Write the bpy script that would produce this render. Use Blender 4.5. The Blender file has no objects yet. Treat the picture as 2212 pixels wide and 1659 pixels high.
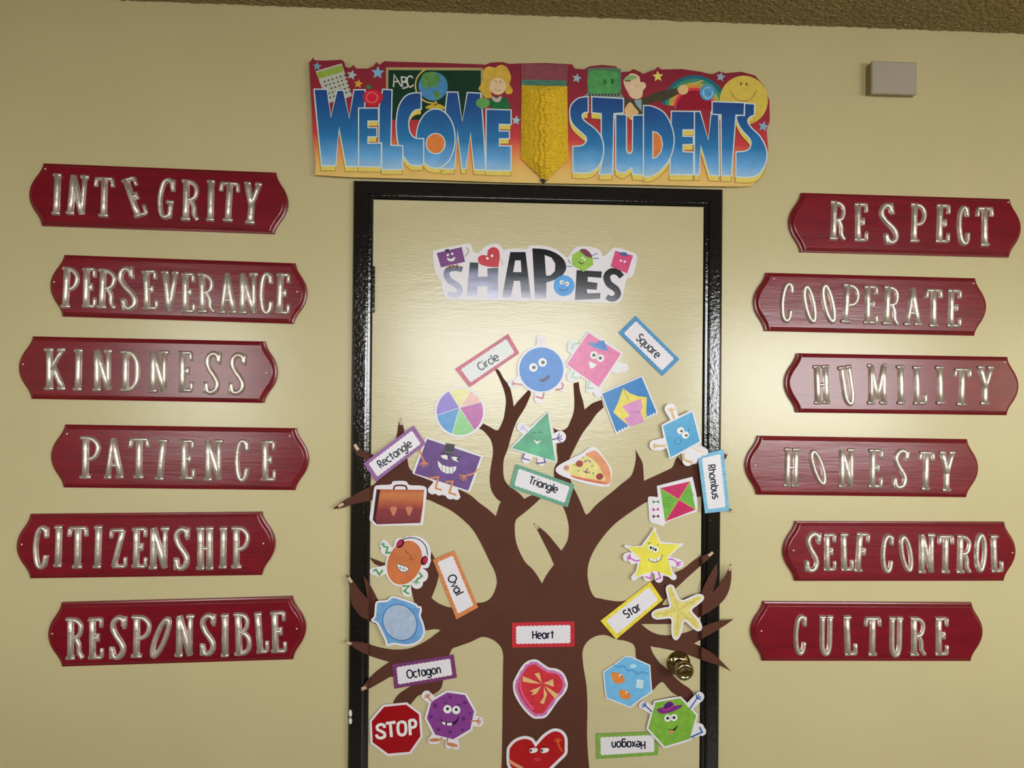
import bpy, bmesh, math, random
from mathutils import Vector, Matrix
from mathutils.geometry import tessellate_polygon
random.seed(7)
PI = math.pi
S = bpy.context.scene
COL = S.collection

# ------------------------------------------------------------------ camera
CAM_D, CAM_Z, FPX, IW, IH = 2.02, 1.5, 1600.0, 2212.0, 1659.0
yaw, pit, rol = math.radians(3.182), math.radians(0.286), math.radians(-0.507)
Rz = Matrix(((math.cos(yaw), math.sin(yaw), 0), (-math.sin(yaw), math.cos(yaw), 0), (0, 0, 1)))
Rx = Matrix(((1, 0, 0), (0, math.cos(pit), -math.sin(pit)), (0, math.sin(pit), math.cos(pit))))
Ry = Matrix(((math.cos(rol), 0, math.sin(rol)), (0, 1, 0), (-math.sin(rol), 0, math.cos(rol))))
R = Rz @ Rx @ Ry
CAM = Vector((0, -CAM_D, CAM_Z))
cd = bpy.data.cameras.new('camera'); cam = bpy.data.objects.new('camera', cd); COL.objects.link(cam)
cd.sensor_width = 36.0; cd.lens = FPX / IW * 36.0; cd.clip_start = 0.01
r_, u_, b_ = R @ Vector((1, 0, 0)), R @ Vector((0, 0, 1)), -(R @ Vector((0, 1, 0)))
cam.matrix_world = Matrix(((r_.x, u_.x, b_.x, CAM.x), (r_.y, u_.y, b_.y, CAM.y), (r_.z, u_.z, b_.z, CAM.z), (0, 0, 0, 1)))
S.camera = cam

# ------------------------------------------------------------------ light
WORLD_STRENGTH = 0.10
WINDOW_STRENGTH = (8.6, 8.9, 11.6, 12.6)     # the daylit panes of the added porch behind the photographer
EXPOSURE = 0.0
S.view_settings.view_transform = 'Standard'
S.view_settings.look = 'None'
S.view_settings.gamma = 1.0
S.view_settings.use_curve_mapping = False
S.view_settings.exposure = EXPOSURE
w = bpy.data.worlds.new('world'); S.world = w; w.use_nodes = True
w.node_tree.nodes['Background'].inputs[0].default_value = (1.0, 0.93, 0.80, 1)
w.node_tree.nodes['Background'].inputs[1].default_value = WORLD_STRENGTH

# ------------------------------------------------------------------ measuring: a sight line of the photograph onto a plane of the wall
def W(px, py, dep=0.0):
    d = R @ Vector((px - IW / 2, FPX, -(py - IH / 2)))
    y = dep if not callable(dep) else -0.01
    for _ in range(4 if callable(dep) else 1):
        t = (y + CAM_D) / d.y
        x = CAM.x + d.x * t
        if callable(dep): y = dep(x)
    t = (y + CAM_D) / d.y
    return Vector((CAM.x + d.x * t, y, CAM.z + d.z * t))

def Z(ox, oy, s):
    return lambda pts: [(ox + p[0] * s, oy + p[1] * s) + tuple(p[2:]) for p in pts]

# ------------------------------------------------------------------ materials
MC = {}
def lin(c): return tuple(((v / 255) / 12.92 if v / 255 < .04045 else ((v / 255 + .055) / 1.055) ** 2.4) for v in c)
def C(r, g, b, k=0.80):
    """albedo of a thing seen as sRGB r,g,b under light k"""
    return tuple(min(.92, v / k) for v in lin((r, g, b)))
def M(name, col, rough=.55, metal=0.0, spec=.5, bump=None, mottle=None, grad=None, emit=None, bump2=None, stretch=None):
    if name in MC: return MC[name]
    m = bpy.data.materials.new(name); m.use_nodes = True; nt = m.node_tree; N = nt.nodes; L = nt.links
    p = N['Principled BSDF']
    p.inputs['Base Color'].default_value = (*col, 1); p.inputs['Roughness'].default_value = rough
    p.inputs['Metallic'].default_value = metal; p.inputs['Specular IOR Level'].default_value = spec
    tc = N.new('ShaderNodeTexCoord'); vec = tc.outputs['Object']
    if stretch:
        mp = N.new('ShaderNodeMapping'); mp.inputs['Scale'].default_value = stretch; L.new(vec, mp.inputs['Vector']); svec = mp.outputs[0]
    else: svec = vec
    src = None
    if grad:                      # printed colour ramp along the thing's height: [(z, colour)...]
        sx = N.new('ShaderNodeSeparateXYZ'); L.new(vec, sx.inputs[0])
        z0, z1 = grad[0][0], grad[-1][0]
        mr = N.new('ShaderNodeMapRange'); mr.inputs['From Min'].default_value = z0; mr.inputs['From Max'].default_value = z1
        L.new(sx.outputs['Z'], mr.inputs['Value'])
        cr = N.new('ShaderNodeValToRGB'); L.new(mr.outputs[0], cr.inputs[0])
        e = cr.color_ramp.elements
        while len(e) < len(grad): e.new(.5)
        for i, (z, c) in enumerate(grad): e[i].position = (z - z0) / (z1 - z0)
        for i, (z, c) in enumerate(grad): e[i].color = (*c, 1)
        src = cr.outputs[0]; L.new(src, p.inputs['Base Color'])
    if mottle:                    # (scale, amount): uneven ink, paint or dye
        nz = N.new('ShaderNodeTexNoise'); nz.inputs['Scale'].default_value = mottle[0]; nz.inputs['Detail'].default_value = 4
        L.new(svec, nz.inputs['Vector'])
        mr = N.new('ShaderNodeMapRange'); mr.inputs['From Min'].default_value = .3; mr.inputs['From Max'].default_value = .7
        mr.inputs['To Min'].default_value = 1 - mottle[1]; mr.inputs['To Max'].default_value = 1 + mottle[1]
        L.new(nz.outputs[0], mr.inputs['Value'])
        mx = N.new('ShaderNodeMix'); mx.data_type = 'RGBA'; mx.blend_type = 'MULTIPLY'; mx.inputs['Factor'].default_value = 1
        if src: L.new(src, mx.inputs['A'])
        else: mx.inputs['A'].default_value = (*col, 1)
        L.new(mr.outputs[0], mx.inputs['B']); L.new(mx.outputs['Result'], p.inputs['Base Color'])
    prev = None
    for bb in (bump, bump2):
        if bb:                    # (scale, strength, distance)
            nz = N.new('ShaderNodeTexNoise'); nz.inputs['Scale'].default_value = bb[0]; nz.inputs['Detail'].default_value = 3
            L.new(svec, nz.inputs['Vector'])
            bp = N.new('ShaderNodeBump'); bp.inputs['Strength'].default_value = bb[1]; bp.inputs['Distance'].default_value = bb[2]
            L.new(nz.outputs[0], bp.inputs['Height'])
            if prev: L.new(prev, bp.inputs['Normal'])
            prev = bp.outputs[0]
    if prev: L.new(prev, p.inputs['Normal'])
    if emit:
        p.inputs['Emission Color'].default_value = (*emit[0], 1); p.inputs['Emission Strength'].default_value = emit[1]
    MC[name] = m
    return m
def ink(r, g, b, k=0.80, mot=.10):
    return M('ink_%d_%d_%d_%d' % (r, g, b, int(k * 100)), C(r, g, b, k), rough=.25, mottle=(60, mot), spec=.4)

CREAM = (0.66, 0.575, 0.325)
m_wall = M('cream_wall_paint', CREAM, rough=.24, spec=.65, bump=(38, .12, .002), bump2=(260, .22, .0006), mottle=(3, .03))
m_door = M('cream_door_paint', (0.66, 0.58, 0.345), rough=.22, spec=.8, bump=(16, .12, .003), bump2=(95, .26, .0010), mottle=(5, .03), stretch=(.55, 1, 2.4))
m_black = M('black_gloss_paint', (.006, .006, .009), rough=.07, bump=(120, .27, .0020), bump2=(290, .2, .0006), spec=1.0)
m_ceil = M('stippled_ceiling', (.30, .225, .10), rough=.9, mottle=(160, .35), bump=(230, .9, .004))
m_floor = M('vinyl_floor', (.30, .25, .18), rough=.3, mottle=(3, .2))
m_red = M('red_plaque_paint', (.205, .004, .015), spec=.62, rough=.23, bump=(90, .14, .0010), mottle=(26, .18), stretch=(.25, 1, 2.2), bump2=(12, .15, .004))
m_foil = M('silver_foil', (.74, .67, .61), rough=.36, metal=.72, bump=(48, .4, .003), mottle=(45, .15), bump2=(190, .2, .0008))
m_brass = M('brass', (.42, .36, .20), rough=.10, metal=1.0, bump=(30, .1, .001))
m_tree = M('brown_poster_paper', C(76, 44, 34, .66), rough=.75, mottle=(9, .06), bump=(7, .12, .01), spec=.18)
m_paper = M('white_card', C(218, 214, 230, .80), rough=.29, mottle=(20, .03), spec=.5)
m_plastic = M('grey_plastic', C(142, 134, 122, .60), rough=.5, mottle=(8, .03))
m_plastic2 = M('grey_plastic_base', C(112, 98, 66, .55), rough=.5, mottle=(8, .03))
m_tape = M('clear_tape', C(170, 150, 125, .62), rough=.25, mottle=(60, .2))
m_nail = M('pale_nail_head', (.85, .72, .66), rough=.3)
m_glass = M('daylit_pane', (.8, .85, .9), rough=.3)
INK = ink(32, 36, 52, mot=.02)
WHT = ink(225, 224, 232, .78, .03)

# ------------------------------------------------------------------ mesh helpers
def empty(name, loc, label=None, cat=None, group=None):
    o = bpy.data.objects.new(name, None); o.location = loc; o.empty_display_size = .02; COL.objects.link(o)
    if label: o['label'] = label
    if cat: o['category'] = cat
    if group: o['group'] = group
    return o
def link(name, verts, faces, mat, parent=None, smooth=False, kind=None, label=None, base=None):
    me = bpy.data.meshes.new(name)
    b = Vector(base) if base is not None else (root_loc(parent) if parent else Vector((0, 0, 0)))
    me.from_pydata([tuple(Vector(v) - b) for v in verts], [], faces); me.update()
    me.materials.append(mat)
    if smooth:
        for p in me.polygons: p.use_smooth = True
    o = bpy.data.objects.new(name, me); COL.objects.link(o)
    if parent: o.parent = parent
    elif base is not None: o.location = b
    if kind: o['kind'] = kind
    if label: o['label'] = label
    return o
def root_loc(o):
    v = Vector((0, 0, 0))
    while o: v = v + o.location; o = o.parent
    return v
def smooth(pts, n=4, closed=True):
    """Catmull-Rom through the points; a third value 1 marks a sharp corner"""
    L_ = len(pts); out = []
    rng = range(L_) if closed else range(L_ - 1)
    for i in rng:
        p1, p2 = pts[i], pts[(i + 1) % L_]
        p0 = pts[i - 1] if (closed or i > 0) else p1
        p3 = pts[(i + 2) % L_] if (closed or i + 2 < L_) else p2
        if len(p1) > 2: p0 = p1
        if len(p2) > 2: p3 = p2
        for k in range(n):
            t = k / n; t2 = t * t; t3 = t2 * t
            out.append(tuple(.5 * ((2 * p1[j]) + (-p0[j] + p2[j]) * t + (2 * p0[j] - 5 * p1[j] + 4 * p2[j] - p3[j]) * t2 + (-p0[j] + 3 * p1[j] - 3 * p2[j] + p3[j]) * t3) for j in (0, 1)))
    if not closed: out.append(tuple(pts[-1][:2]))
    return out
def ell(cx, cy, rx, ry=None, rot=0, n=28, a0=0, a1=360):
    ry = rx if ry is None else ry; c, s = math.cos(math.radians(rot)), math.sin(math.radians(rot)); o = []
    full = abs(a1 - a0) >= 360
    for i in range(n if full else n + 1):
        a = math.radians(a0 + (a1 - a0) * i / n)
        x, y = rx * math.cos(a), -ry * math.sin(a)
        o.append((cx + x * c + y * s, cy - x * s + y * c))
    return o
def inset(pts, d):
    """move a closed outline inwards by d (same units)"""
    A = sum(pts[i][0] * pts[(i + 1) % len(pts)][1] - pts[(i + 1) % len(pts)][0] * pts[i][1] for i in range(len(pts)))
    sg = 1 if A > 0 else -1; out = []
    n = len(pts)
    for i in range(n):
        a, b, c = pts[i - 1], pts[i], pts[(i + 1) % n]
        d1 = Vector((b[0] - a[0], b[1] - a[1])); d2 = Vector((c[0] - b[0], c[1] - b[1]))
        if d1.length < 1e-9 or d2.length < 1e-9: out.append((b[0], b[1])); continue
        d1.normalize(); d2.normalize()
        n1 = Vector((-d1.y, d1.x)); n2 = Vector((-d2.y, d2.x)); nn = n1 + n2
        if nn.length < .2: nn = n1
        nn.normalize(); k = max(.45, nn.dot(n1))
        out.append((b[0] + sg * nn.x * d / k, b[1] + sg * nn.y * d / k))
    return out
def poly_geo(pts, dep, thick=0.0, holes=()):
    loops = [list(pts)] + [list(h) for h in holes]
    flat = [p for l in loops for p in l]
    tris = tessellate_polygon([[Vector((p[0], -p[1], 0)) for p in l] for l in loops])
    V = [W(p[0], p[1], dep) for p in flat]; F = []
    for t in tris:
        a, b, c = (flat[i] for i in t)
        ar = (b[0] - a[0]) * (c[1] - a[1]) - (c[0] - a[0]) * (b[1] - a[1])
        if abs(ar) < 1e-9: continue
        F.append(tuple(t) if ar < 0 else (t[0], t[2], t[1]))
    if thick > 0:
        n = len(V); V += [Vector((v.x, v.y + thick, v.z)) for v in V]
        F += [tuple(i + n for i in reversed(f)) for f in F]
        k = 0
        for l in loops:
            m = len(l)
            for i in range(m):
                a, b = k + i, k + (i + 1) % m
                F.append((a, b, b + n, a + n))
            k += m
    return V, F
def ribbon_geo(pts, wd, dep, closed=False):
    n = len(pts); V = []; F = []
    for i in range(n):
        b = pts[i]
        a = pts[i - 1] if (i > 0 or closed) else None
        c = pts[(i + 1) % n] if (i < n - 1 or closed) else None
        ds = []
        for p, q in ((a, b), (b, c)):
            if p is None or q is None: continue
            d = Vector((q[0] - p[0], q[1] - p[1]))
            if d.length > 1e-6: ds.append(d.normalized())
        if not ds: ds = [Vector((1, 0))]
        t = sum(ds, Vector((0, 0)))
        if t.length < .15: t = ds[0].copy()
        t.normalize(); nr = Vector((-t.y, t.x)); k = max(.55, nr.dot(Vector((-ds[0].y, ds[0].x))))
        ww = (wd[i] if isinstance(wd, (list, tuple)) else wd) / 2 / k
        V += [W(b[0] + nr.x * ww, b[1] + nr.y * ww, dep), W(b[0] - nr.x * ww, b[1] - nr.y * ww, dep)]
    for i in range(n if closed else n - 1):
        j = (i + 1) % n
        F.append((2 * i, 2 * i + 1, 2 * j + 1, 2 * j))
    return V, F
EPS = 0.00022
def off(dep, k):
    return (lambda x: dep(x) - EPS * k) if callable(dep) else dep - EPS * k

class Cut:
    """a flat cut-out: a root with a card and printed parts on it"""
    def __init__(s, name, label, cat, at, dep, group=None):
        s.dep = dep; s.root = empty(name, W(at[0], at[1], dep), label, cat, group)
    def card(s, pts, mat=None, thick=.0009, name='card', holes=()):
        V, F = poly_geo(pts, s.dep, thick, holes); s.paper = link(name, V, F, mat or m_paper, s.root); return s.paper
    def poly(s, name, pts, mat, k=1, holes=(), parent=None, label=None):
        V, F = poly_geo(pts, off(s.dep, k), 0, holes); return link(name, V, F, mat, parent or s.root, label=label)
    def rib(s, name, pts, wd, mat, k=1, closed=False, parent=None, label=None, kind=None):
        if pts and not isinstance(pts[0][0], (int, float)):
            V, F = [], []
            for j, q in enumerate(pts):
                v, f = ribbon_geo(q, wd, off(s.dep, k + j * .04), closed); F += [tuple(i + len(V) for i in t) for t in f]; V += v
        else: V, F = ribbon_geo(pts, wd, off(s.dep, k), closed)
        return link(name, V, F, mat, parent or s.root, label=label, kind=kind)
    def polys(s, name, lst, mat, k=1, parent=None):
        V, F = [], []
        for q in lst:
            v, f = poly_geo(q, off(s.dep, k)); F += [tuple(i + len(V) for i in t) for t in f]; V += v
        return link(name, V, F, mat, parent or s.root)

def star_outline(ctr, shapes, margin=0, n=150):
    """outline seen from the centre round discs (x,y,r) and polygons, with a margin"""
    out = []
    for i in range(n):
        a = 2 * PI * i / n; dx, dy = math.cos(a), math.sin(a); best = 2.0
        for sh in shapes:
            if isinstance(sh, tuple) and len(sh) == 3 and isinstance(sh[0], (int, float)):
                ox, oy = sh[0] - ctr[0], sh[1] - ctr[1]; b = ox * dx + oy * dy; c = ox * ox + oy * oy - sh[2] ** 2
                D = b * b - c
                if D > 0 and b + math.sqrt(D) > 0: best = max(best, b + math.sqrt(D))
            else:
                for j in range(len(sh)):
                    x1, y1 = sh[j - 1][0] - ctr[0], sh[j - 1][1] - ctr[1]; x2, y2 = sh[j][0] - ctr[0], sh[j][1] - ctr[1]
                    ex, ey = x2 - x1, y2 - y1; den = dx * ey - dy * ex
                    if abs(den) < 1e-9: continue
                    t = (x1 * ey - y1 * ex) / den; u = (x1 * dy - y1 * dx) / den
                    if 0 <= u <= 1 and t > 0: best = max(best, t + margin)
        out.append((ctr[0] + dx * best, ctr[1] + dy * best))
    return out

def box_geo(x0, x1, y0, y1, z0, z1):
    V = [(x, y, z) for x in (x0, x1) for y in (y0, y1) for z in (z0, z1)]
    F = [(0, 1, 3, 2), (4, 6, 7, 5), (0, 4, 5, 1), (2, 3, 7, 6), (0, 2, 6, 4), (1, 5, 7, 3)]
    return V, F
def join(*g):
    V, F = [], []
    for v, f in g: F += [tuple(i + len(V) for i in t) for t in f]; V += list(v)
    return V, F

# ------------------------------------------------------------------ the room
CEIL = W(1300, 39.5, 0).z
XL, XR, YB = -2.6, 4.6, -2.9
dTL, dTR = W(803, 430, -.004), W(1521, 443, -.004)
DX0, DX1, DZ = W(799, 1000, -.004).x, W(1518, 1000, -.004).x, W(1160, 437, -.004).z
FX0, FX1, FZ = W(757, 1000, -.02).x, W(1559, 900, -.02).x, W(1160, 399, -.02).z

# wall with the doorway left open
def wall_door():
    o = [(XL, 0), (DX0 - .012, 0), (DX0 - .012, DZ + .012), (DX1 + .012, DZ + .012), (DX1 + .012, 0), (XR, 0), (XR, CEIL + .05), (XL, CEIL + .05)]
    n = len(o); V = [(x, 0, z) for x, z in o] + [(x, .12, z) for x, z in o]
    q = [(0, 1, 2, 7), (2, 3, 6, 7), (3, 4, 5, 6)]
    F = list(q) + [tuple(i + n for i in reversed(f)) for f in q] + [(i, (i + 1) % n, (i + 1) % n + n, i + n) for i in range(n)]
    link('wall_front', V, F, m_wall, kind='structure')
wall_door()
link('wall_left', *box_geo(XL - .1, XL, YB - 1.8, .12, 0, CEIL + .05), m_wall, kind='structure')
link('wall_right', *box_geo(XR, XR + .1, YB - 1.8, .12, 0, CEIL + .05), m_wall, kind='structure')
link('floor', *box_geo(XL - .1, XR + .1, YB - 1.8, .2, -.1, 0), m_floor, kind='structure')
# stippled ceiling: a slab and, along the wall, its crumbs as relief
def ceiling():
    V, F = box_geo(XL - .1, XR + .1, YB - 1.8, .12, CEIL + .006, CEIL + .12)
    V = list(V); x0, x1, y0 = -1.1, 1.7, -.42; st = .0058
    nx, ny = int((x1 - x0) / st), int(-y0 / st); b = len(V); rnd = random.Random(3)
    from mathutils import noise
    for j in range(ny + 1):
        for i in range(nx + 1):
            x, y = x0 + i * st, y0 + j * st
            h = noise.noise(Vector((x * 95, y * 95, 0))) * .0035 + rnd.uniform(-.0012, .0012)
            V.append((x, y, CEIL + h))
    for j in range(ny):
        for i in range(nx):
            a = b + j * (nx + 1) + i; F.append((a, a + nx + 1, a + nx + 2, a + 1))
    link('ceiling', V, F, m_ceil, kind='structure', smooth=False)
ceiling()

# the openings behind the photographer and an added porch that dims the wall's top and bottom; glare comes from its panes
def mirror_pt(px, py, yb):
    p = W(px, py, 0.0); d = p - CAM; d.y = -d.y
    return p + d * ((yb - p.y) / d.y)
YP = -4.4
def back_wall():
    wins, panes = [], []
    for (x0, x1, y0, y1) in ((330, 560, 680, 1000), (865, 1330, 630, 975), (1520, 1960, 700, 1010)):
        a, b = mirror_pt(x0, y0, YB), mirror_pt(x1, y1, YB); wins.append((a.x, b.x, b.z, a.z))
        a, b = mirror_pt(x0, y0 - 70, YP), mirror_pt(x1, y1 - 50, YP); panes.append([a.x, b.x, b.z, a.z])
    a = wins[-1]; wins.append((a[1] + .5, a[1] + 1.8, a[2], a[3]))
    p = panes[-1]; panes.append([p[1] + .6, XR - .02, p[2], p[3]])
    panes[0][0] = XL + .02
    for i in range(3): m = (panes[i][1] + panes[i + 1][0]) / 2; panes[i][1] = m; panes[i + 1][0] = m
    xs = XL; g = []
    for (x0, x1, z0, z1) in wins:
        g.append(box_geo(xs, x0, YB - .06, YB, 0, CEIL + .05)); g.append(box_geo(x0, x1, YB - .06, YB, 0, z0)); g.append(box_geo(x0, x1, YB - .06, YB, z1, CEIL + .05)); xs = x1
    g.append(box_geo(xs, XR, YB - .06, YB, 0, CEIL + .05))
    link('wall_back', *join(*g), m_wall, kind='structure')
    link('wall_added_porch', *box_geo(XL, XR, YP - .15, YP - .08, 0, CEIL + .05), m_wall, kind='structure')
    for i, (x0, x1, z0, z1) in enumerate(panes):
        t = .03
        fr = join(box_geo(x0, x1, YP - .07, YP, z0 - t, z0), box_geo(x0, x1, YP - .07, YP, z1, z1 + t), box_geo(x0, x0 + t / 2, YP - .07, YP, z0, z1), box_geo(x1 - t / 2, x1, YP - .07, YP, z0, z1))
        f = link('window_%d' % (i + 1), *fr, m_paper, kind='structure')
        pane = M('daylight_%d' % i, (.8, .85, .9), emit=((.93, .97, 1.0), WINDOW_STRENGTH[i]))
        link('pane', [(x0, YP - .03, z0), (x1, YP - .03, z0), (x1, YP - .03, z1), (x0, YP - .03, z1)], [(0, 3, 2, 1)], pane, f)
back_wall()

# door, frame, hinge, knob
door = empty('door_1', ((DX0 + DX1) / 2, 0, 0)); door['kind'] = 'structure'
def bevel_box(x0, x1, yf, yb, z0, z1, b=.002):
    o = [(x0, yb, z0), (x1, yb, z0), (x1, yb, z1), (x0, yb, z1), (x0, yf + b, z0), (x1, yf + b, z0), (x1, yf + b, z1), (x0, yf + b, z1),
         (x0 + b, yf, z0 + b), (x1 - b, yf, z0 + b), (x1 - b, yf, z1 - b), (x0 + b, yf, z1 - b)]
    F = [(8, 9, 10, 11), (3, 2, 1, 0)]
    for i in range(4):
        j = (i + 1) % 4; F += [(i, j, j + 4, i + 4), (i + 4, j + 4, j + 8, i + 8)]
    return o, F
link('door_slab', *bevel_box(DX0 + .002, DX1 - .002, -.004, .036, .008, DZ - .002, .0015), m_door, door)
frame = empty('trim_1', ((FX0 + FX1) / 2, 0, 0)); frame['kind'] = 'structure'
def prof_bar(horizontal, a0, a1, o, i_, sgn):
    """casing bar: outer edge o, inner edge i_, running a0..a1; face 20 mm proud, rounded edges, recessed stop towards the door"""
    wd = abs(i_ - o)
    pr = [(0, 0), (0, -.015), (.0035, -.0195), (.008, -.0210), (wd * .55, -.021), (wd - (.0098 if horizontal else .013), -.0210), (wd - .0088, -.0196 if horizontal else -.0190), (wd - .0082, -.0112 if horizontal else -.0115), (wd - .002, -.0112 if horizontal else -.0105), (wd, -.009), (wd, .03)]
    V, F = [], []
    for (u, y) in pr:
        c = o + sgn * u
        if horizontal: V += [(a0 + u, y, c), (a1 - u, y, c)]
        else: V += [(c, y, a0), (c, y, a1 - u)]
    for k in range(len(pr) - 1): F.append((2 * k, 2 * k + 1, 2 * k + 3, 2 * k + 2))
    return V, F
link('side_casing', *prof_bar(False, 0, FZ, FX0, DX0, 1), m_black, frame)
link('side_casing', *prof_bar(False, 0, FZ, FX1, DX1, -1), m_black, frame)
link('head_casing', *prof_bar(True, FX0, FX1, FZ, DZ, -1), m_black, frame)
# chips of missing paint on the left casing
for (cx, cy, ry) in ((757, 1541, 8), (757, 1557.5, 7)):
    V, F = poly_geo(ell(cx, cy, 3.4, ry, 3, n=12), -.0222, .0012); link('paint_chip', V, F, m_paper, frame, label='bare white chip in the black paint')
# hinge
hg = empty('hinge', W(806, 625, -.006)); hg.parent = door; hg.location = W(806, 625, -.006) - door.location
def cyl(c, axis, r0, r1, h, n=20, caps=True):
    V, F = [], []
    ax = {'x': (1, 0, 0), 'y': (0, 1, 0), 'z': (0, 0, 1)}[axis]; ax = Vector(ax)
    u = Vector((0, 0, 1)) if axis != 'z' else Vector((1, 0, 0)); v = ax.cross(u)
    for k, (r, t) in enumerate(((r0, 0), (r1, h))):
        for i in range(n):
            a = 2 * PI * i / n; V.append(Vector(c) + ax * t + (u * math.cos(a) + v * math.sin(a)) * r)
    for i in range(n): j = (i + 1) % n; F.append((i, j, j + n, i + n))
    if caps: F += [tuple(range(n))[::-1], tuple(range(n, 2 * n))]
    return V, F
p0 = W(805, 676, -.01); p1 = W(805.5, 575, -.01); kn = (p1.z - p0.z) / 5
for k in range(5):
    link('knuckle', *cyl((p0.x, -.0095, p0.z + kn * k + .0008), 'z', .0052, .0052, kn - .0016, 14), m_black, hg, smooth=False)
# door knob
kc = W(1465, 1432, -.004)
knob = empty('door_knob', (kc.x, -.004, kc.z)); knob.parent = door; knob.location = Vector((kc.x, -.004, kc.z)) - door.location
def lathe(c, prof, n=40):
    V, F = [], []
    for (r, y) in prof:
        for i in range(n):
            a = 2 * PI * i / n; V.append((c[0] + r * math.cos(a), c[1] - y, c[2] + r * math.sin(a)))
    for k in range(len(prof) - 1):
        for i in range(n):
            j = (i + 1) % n; F.append((k * n + i, (k + 1) * n + i, (k + 1) * n + j, k * n + j))
    F.append(tuple(range((len(prof) - 1) * n, len(prof) * n))[::-1])
    return V, F
cc = (kc.x, -.004, kc.z)
link('rosette', *lathe(cc, [(.0335, 0), (.0335, .003), (.031, .006), (.024, .010), (.018, .013), (.0155, .014)]), m_brass, knob, smooth=True)
link('knob_grip', *lathe(cc, [(.0150, .012), (.0135, .018), (.0125, .028), (.015, .034), (.021, .039), (.0250, .046), (.0262, .053), (.0252, .060), (.0215, .065), (.0175, .0675), (.0160, .0668), (.008, .0655), (.0006, .0652)]), m_brass, knob, smooth=True)

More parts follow.
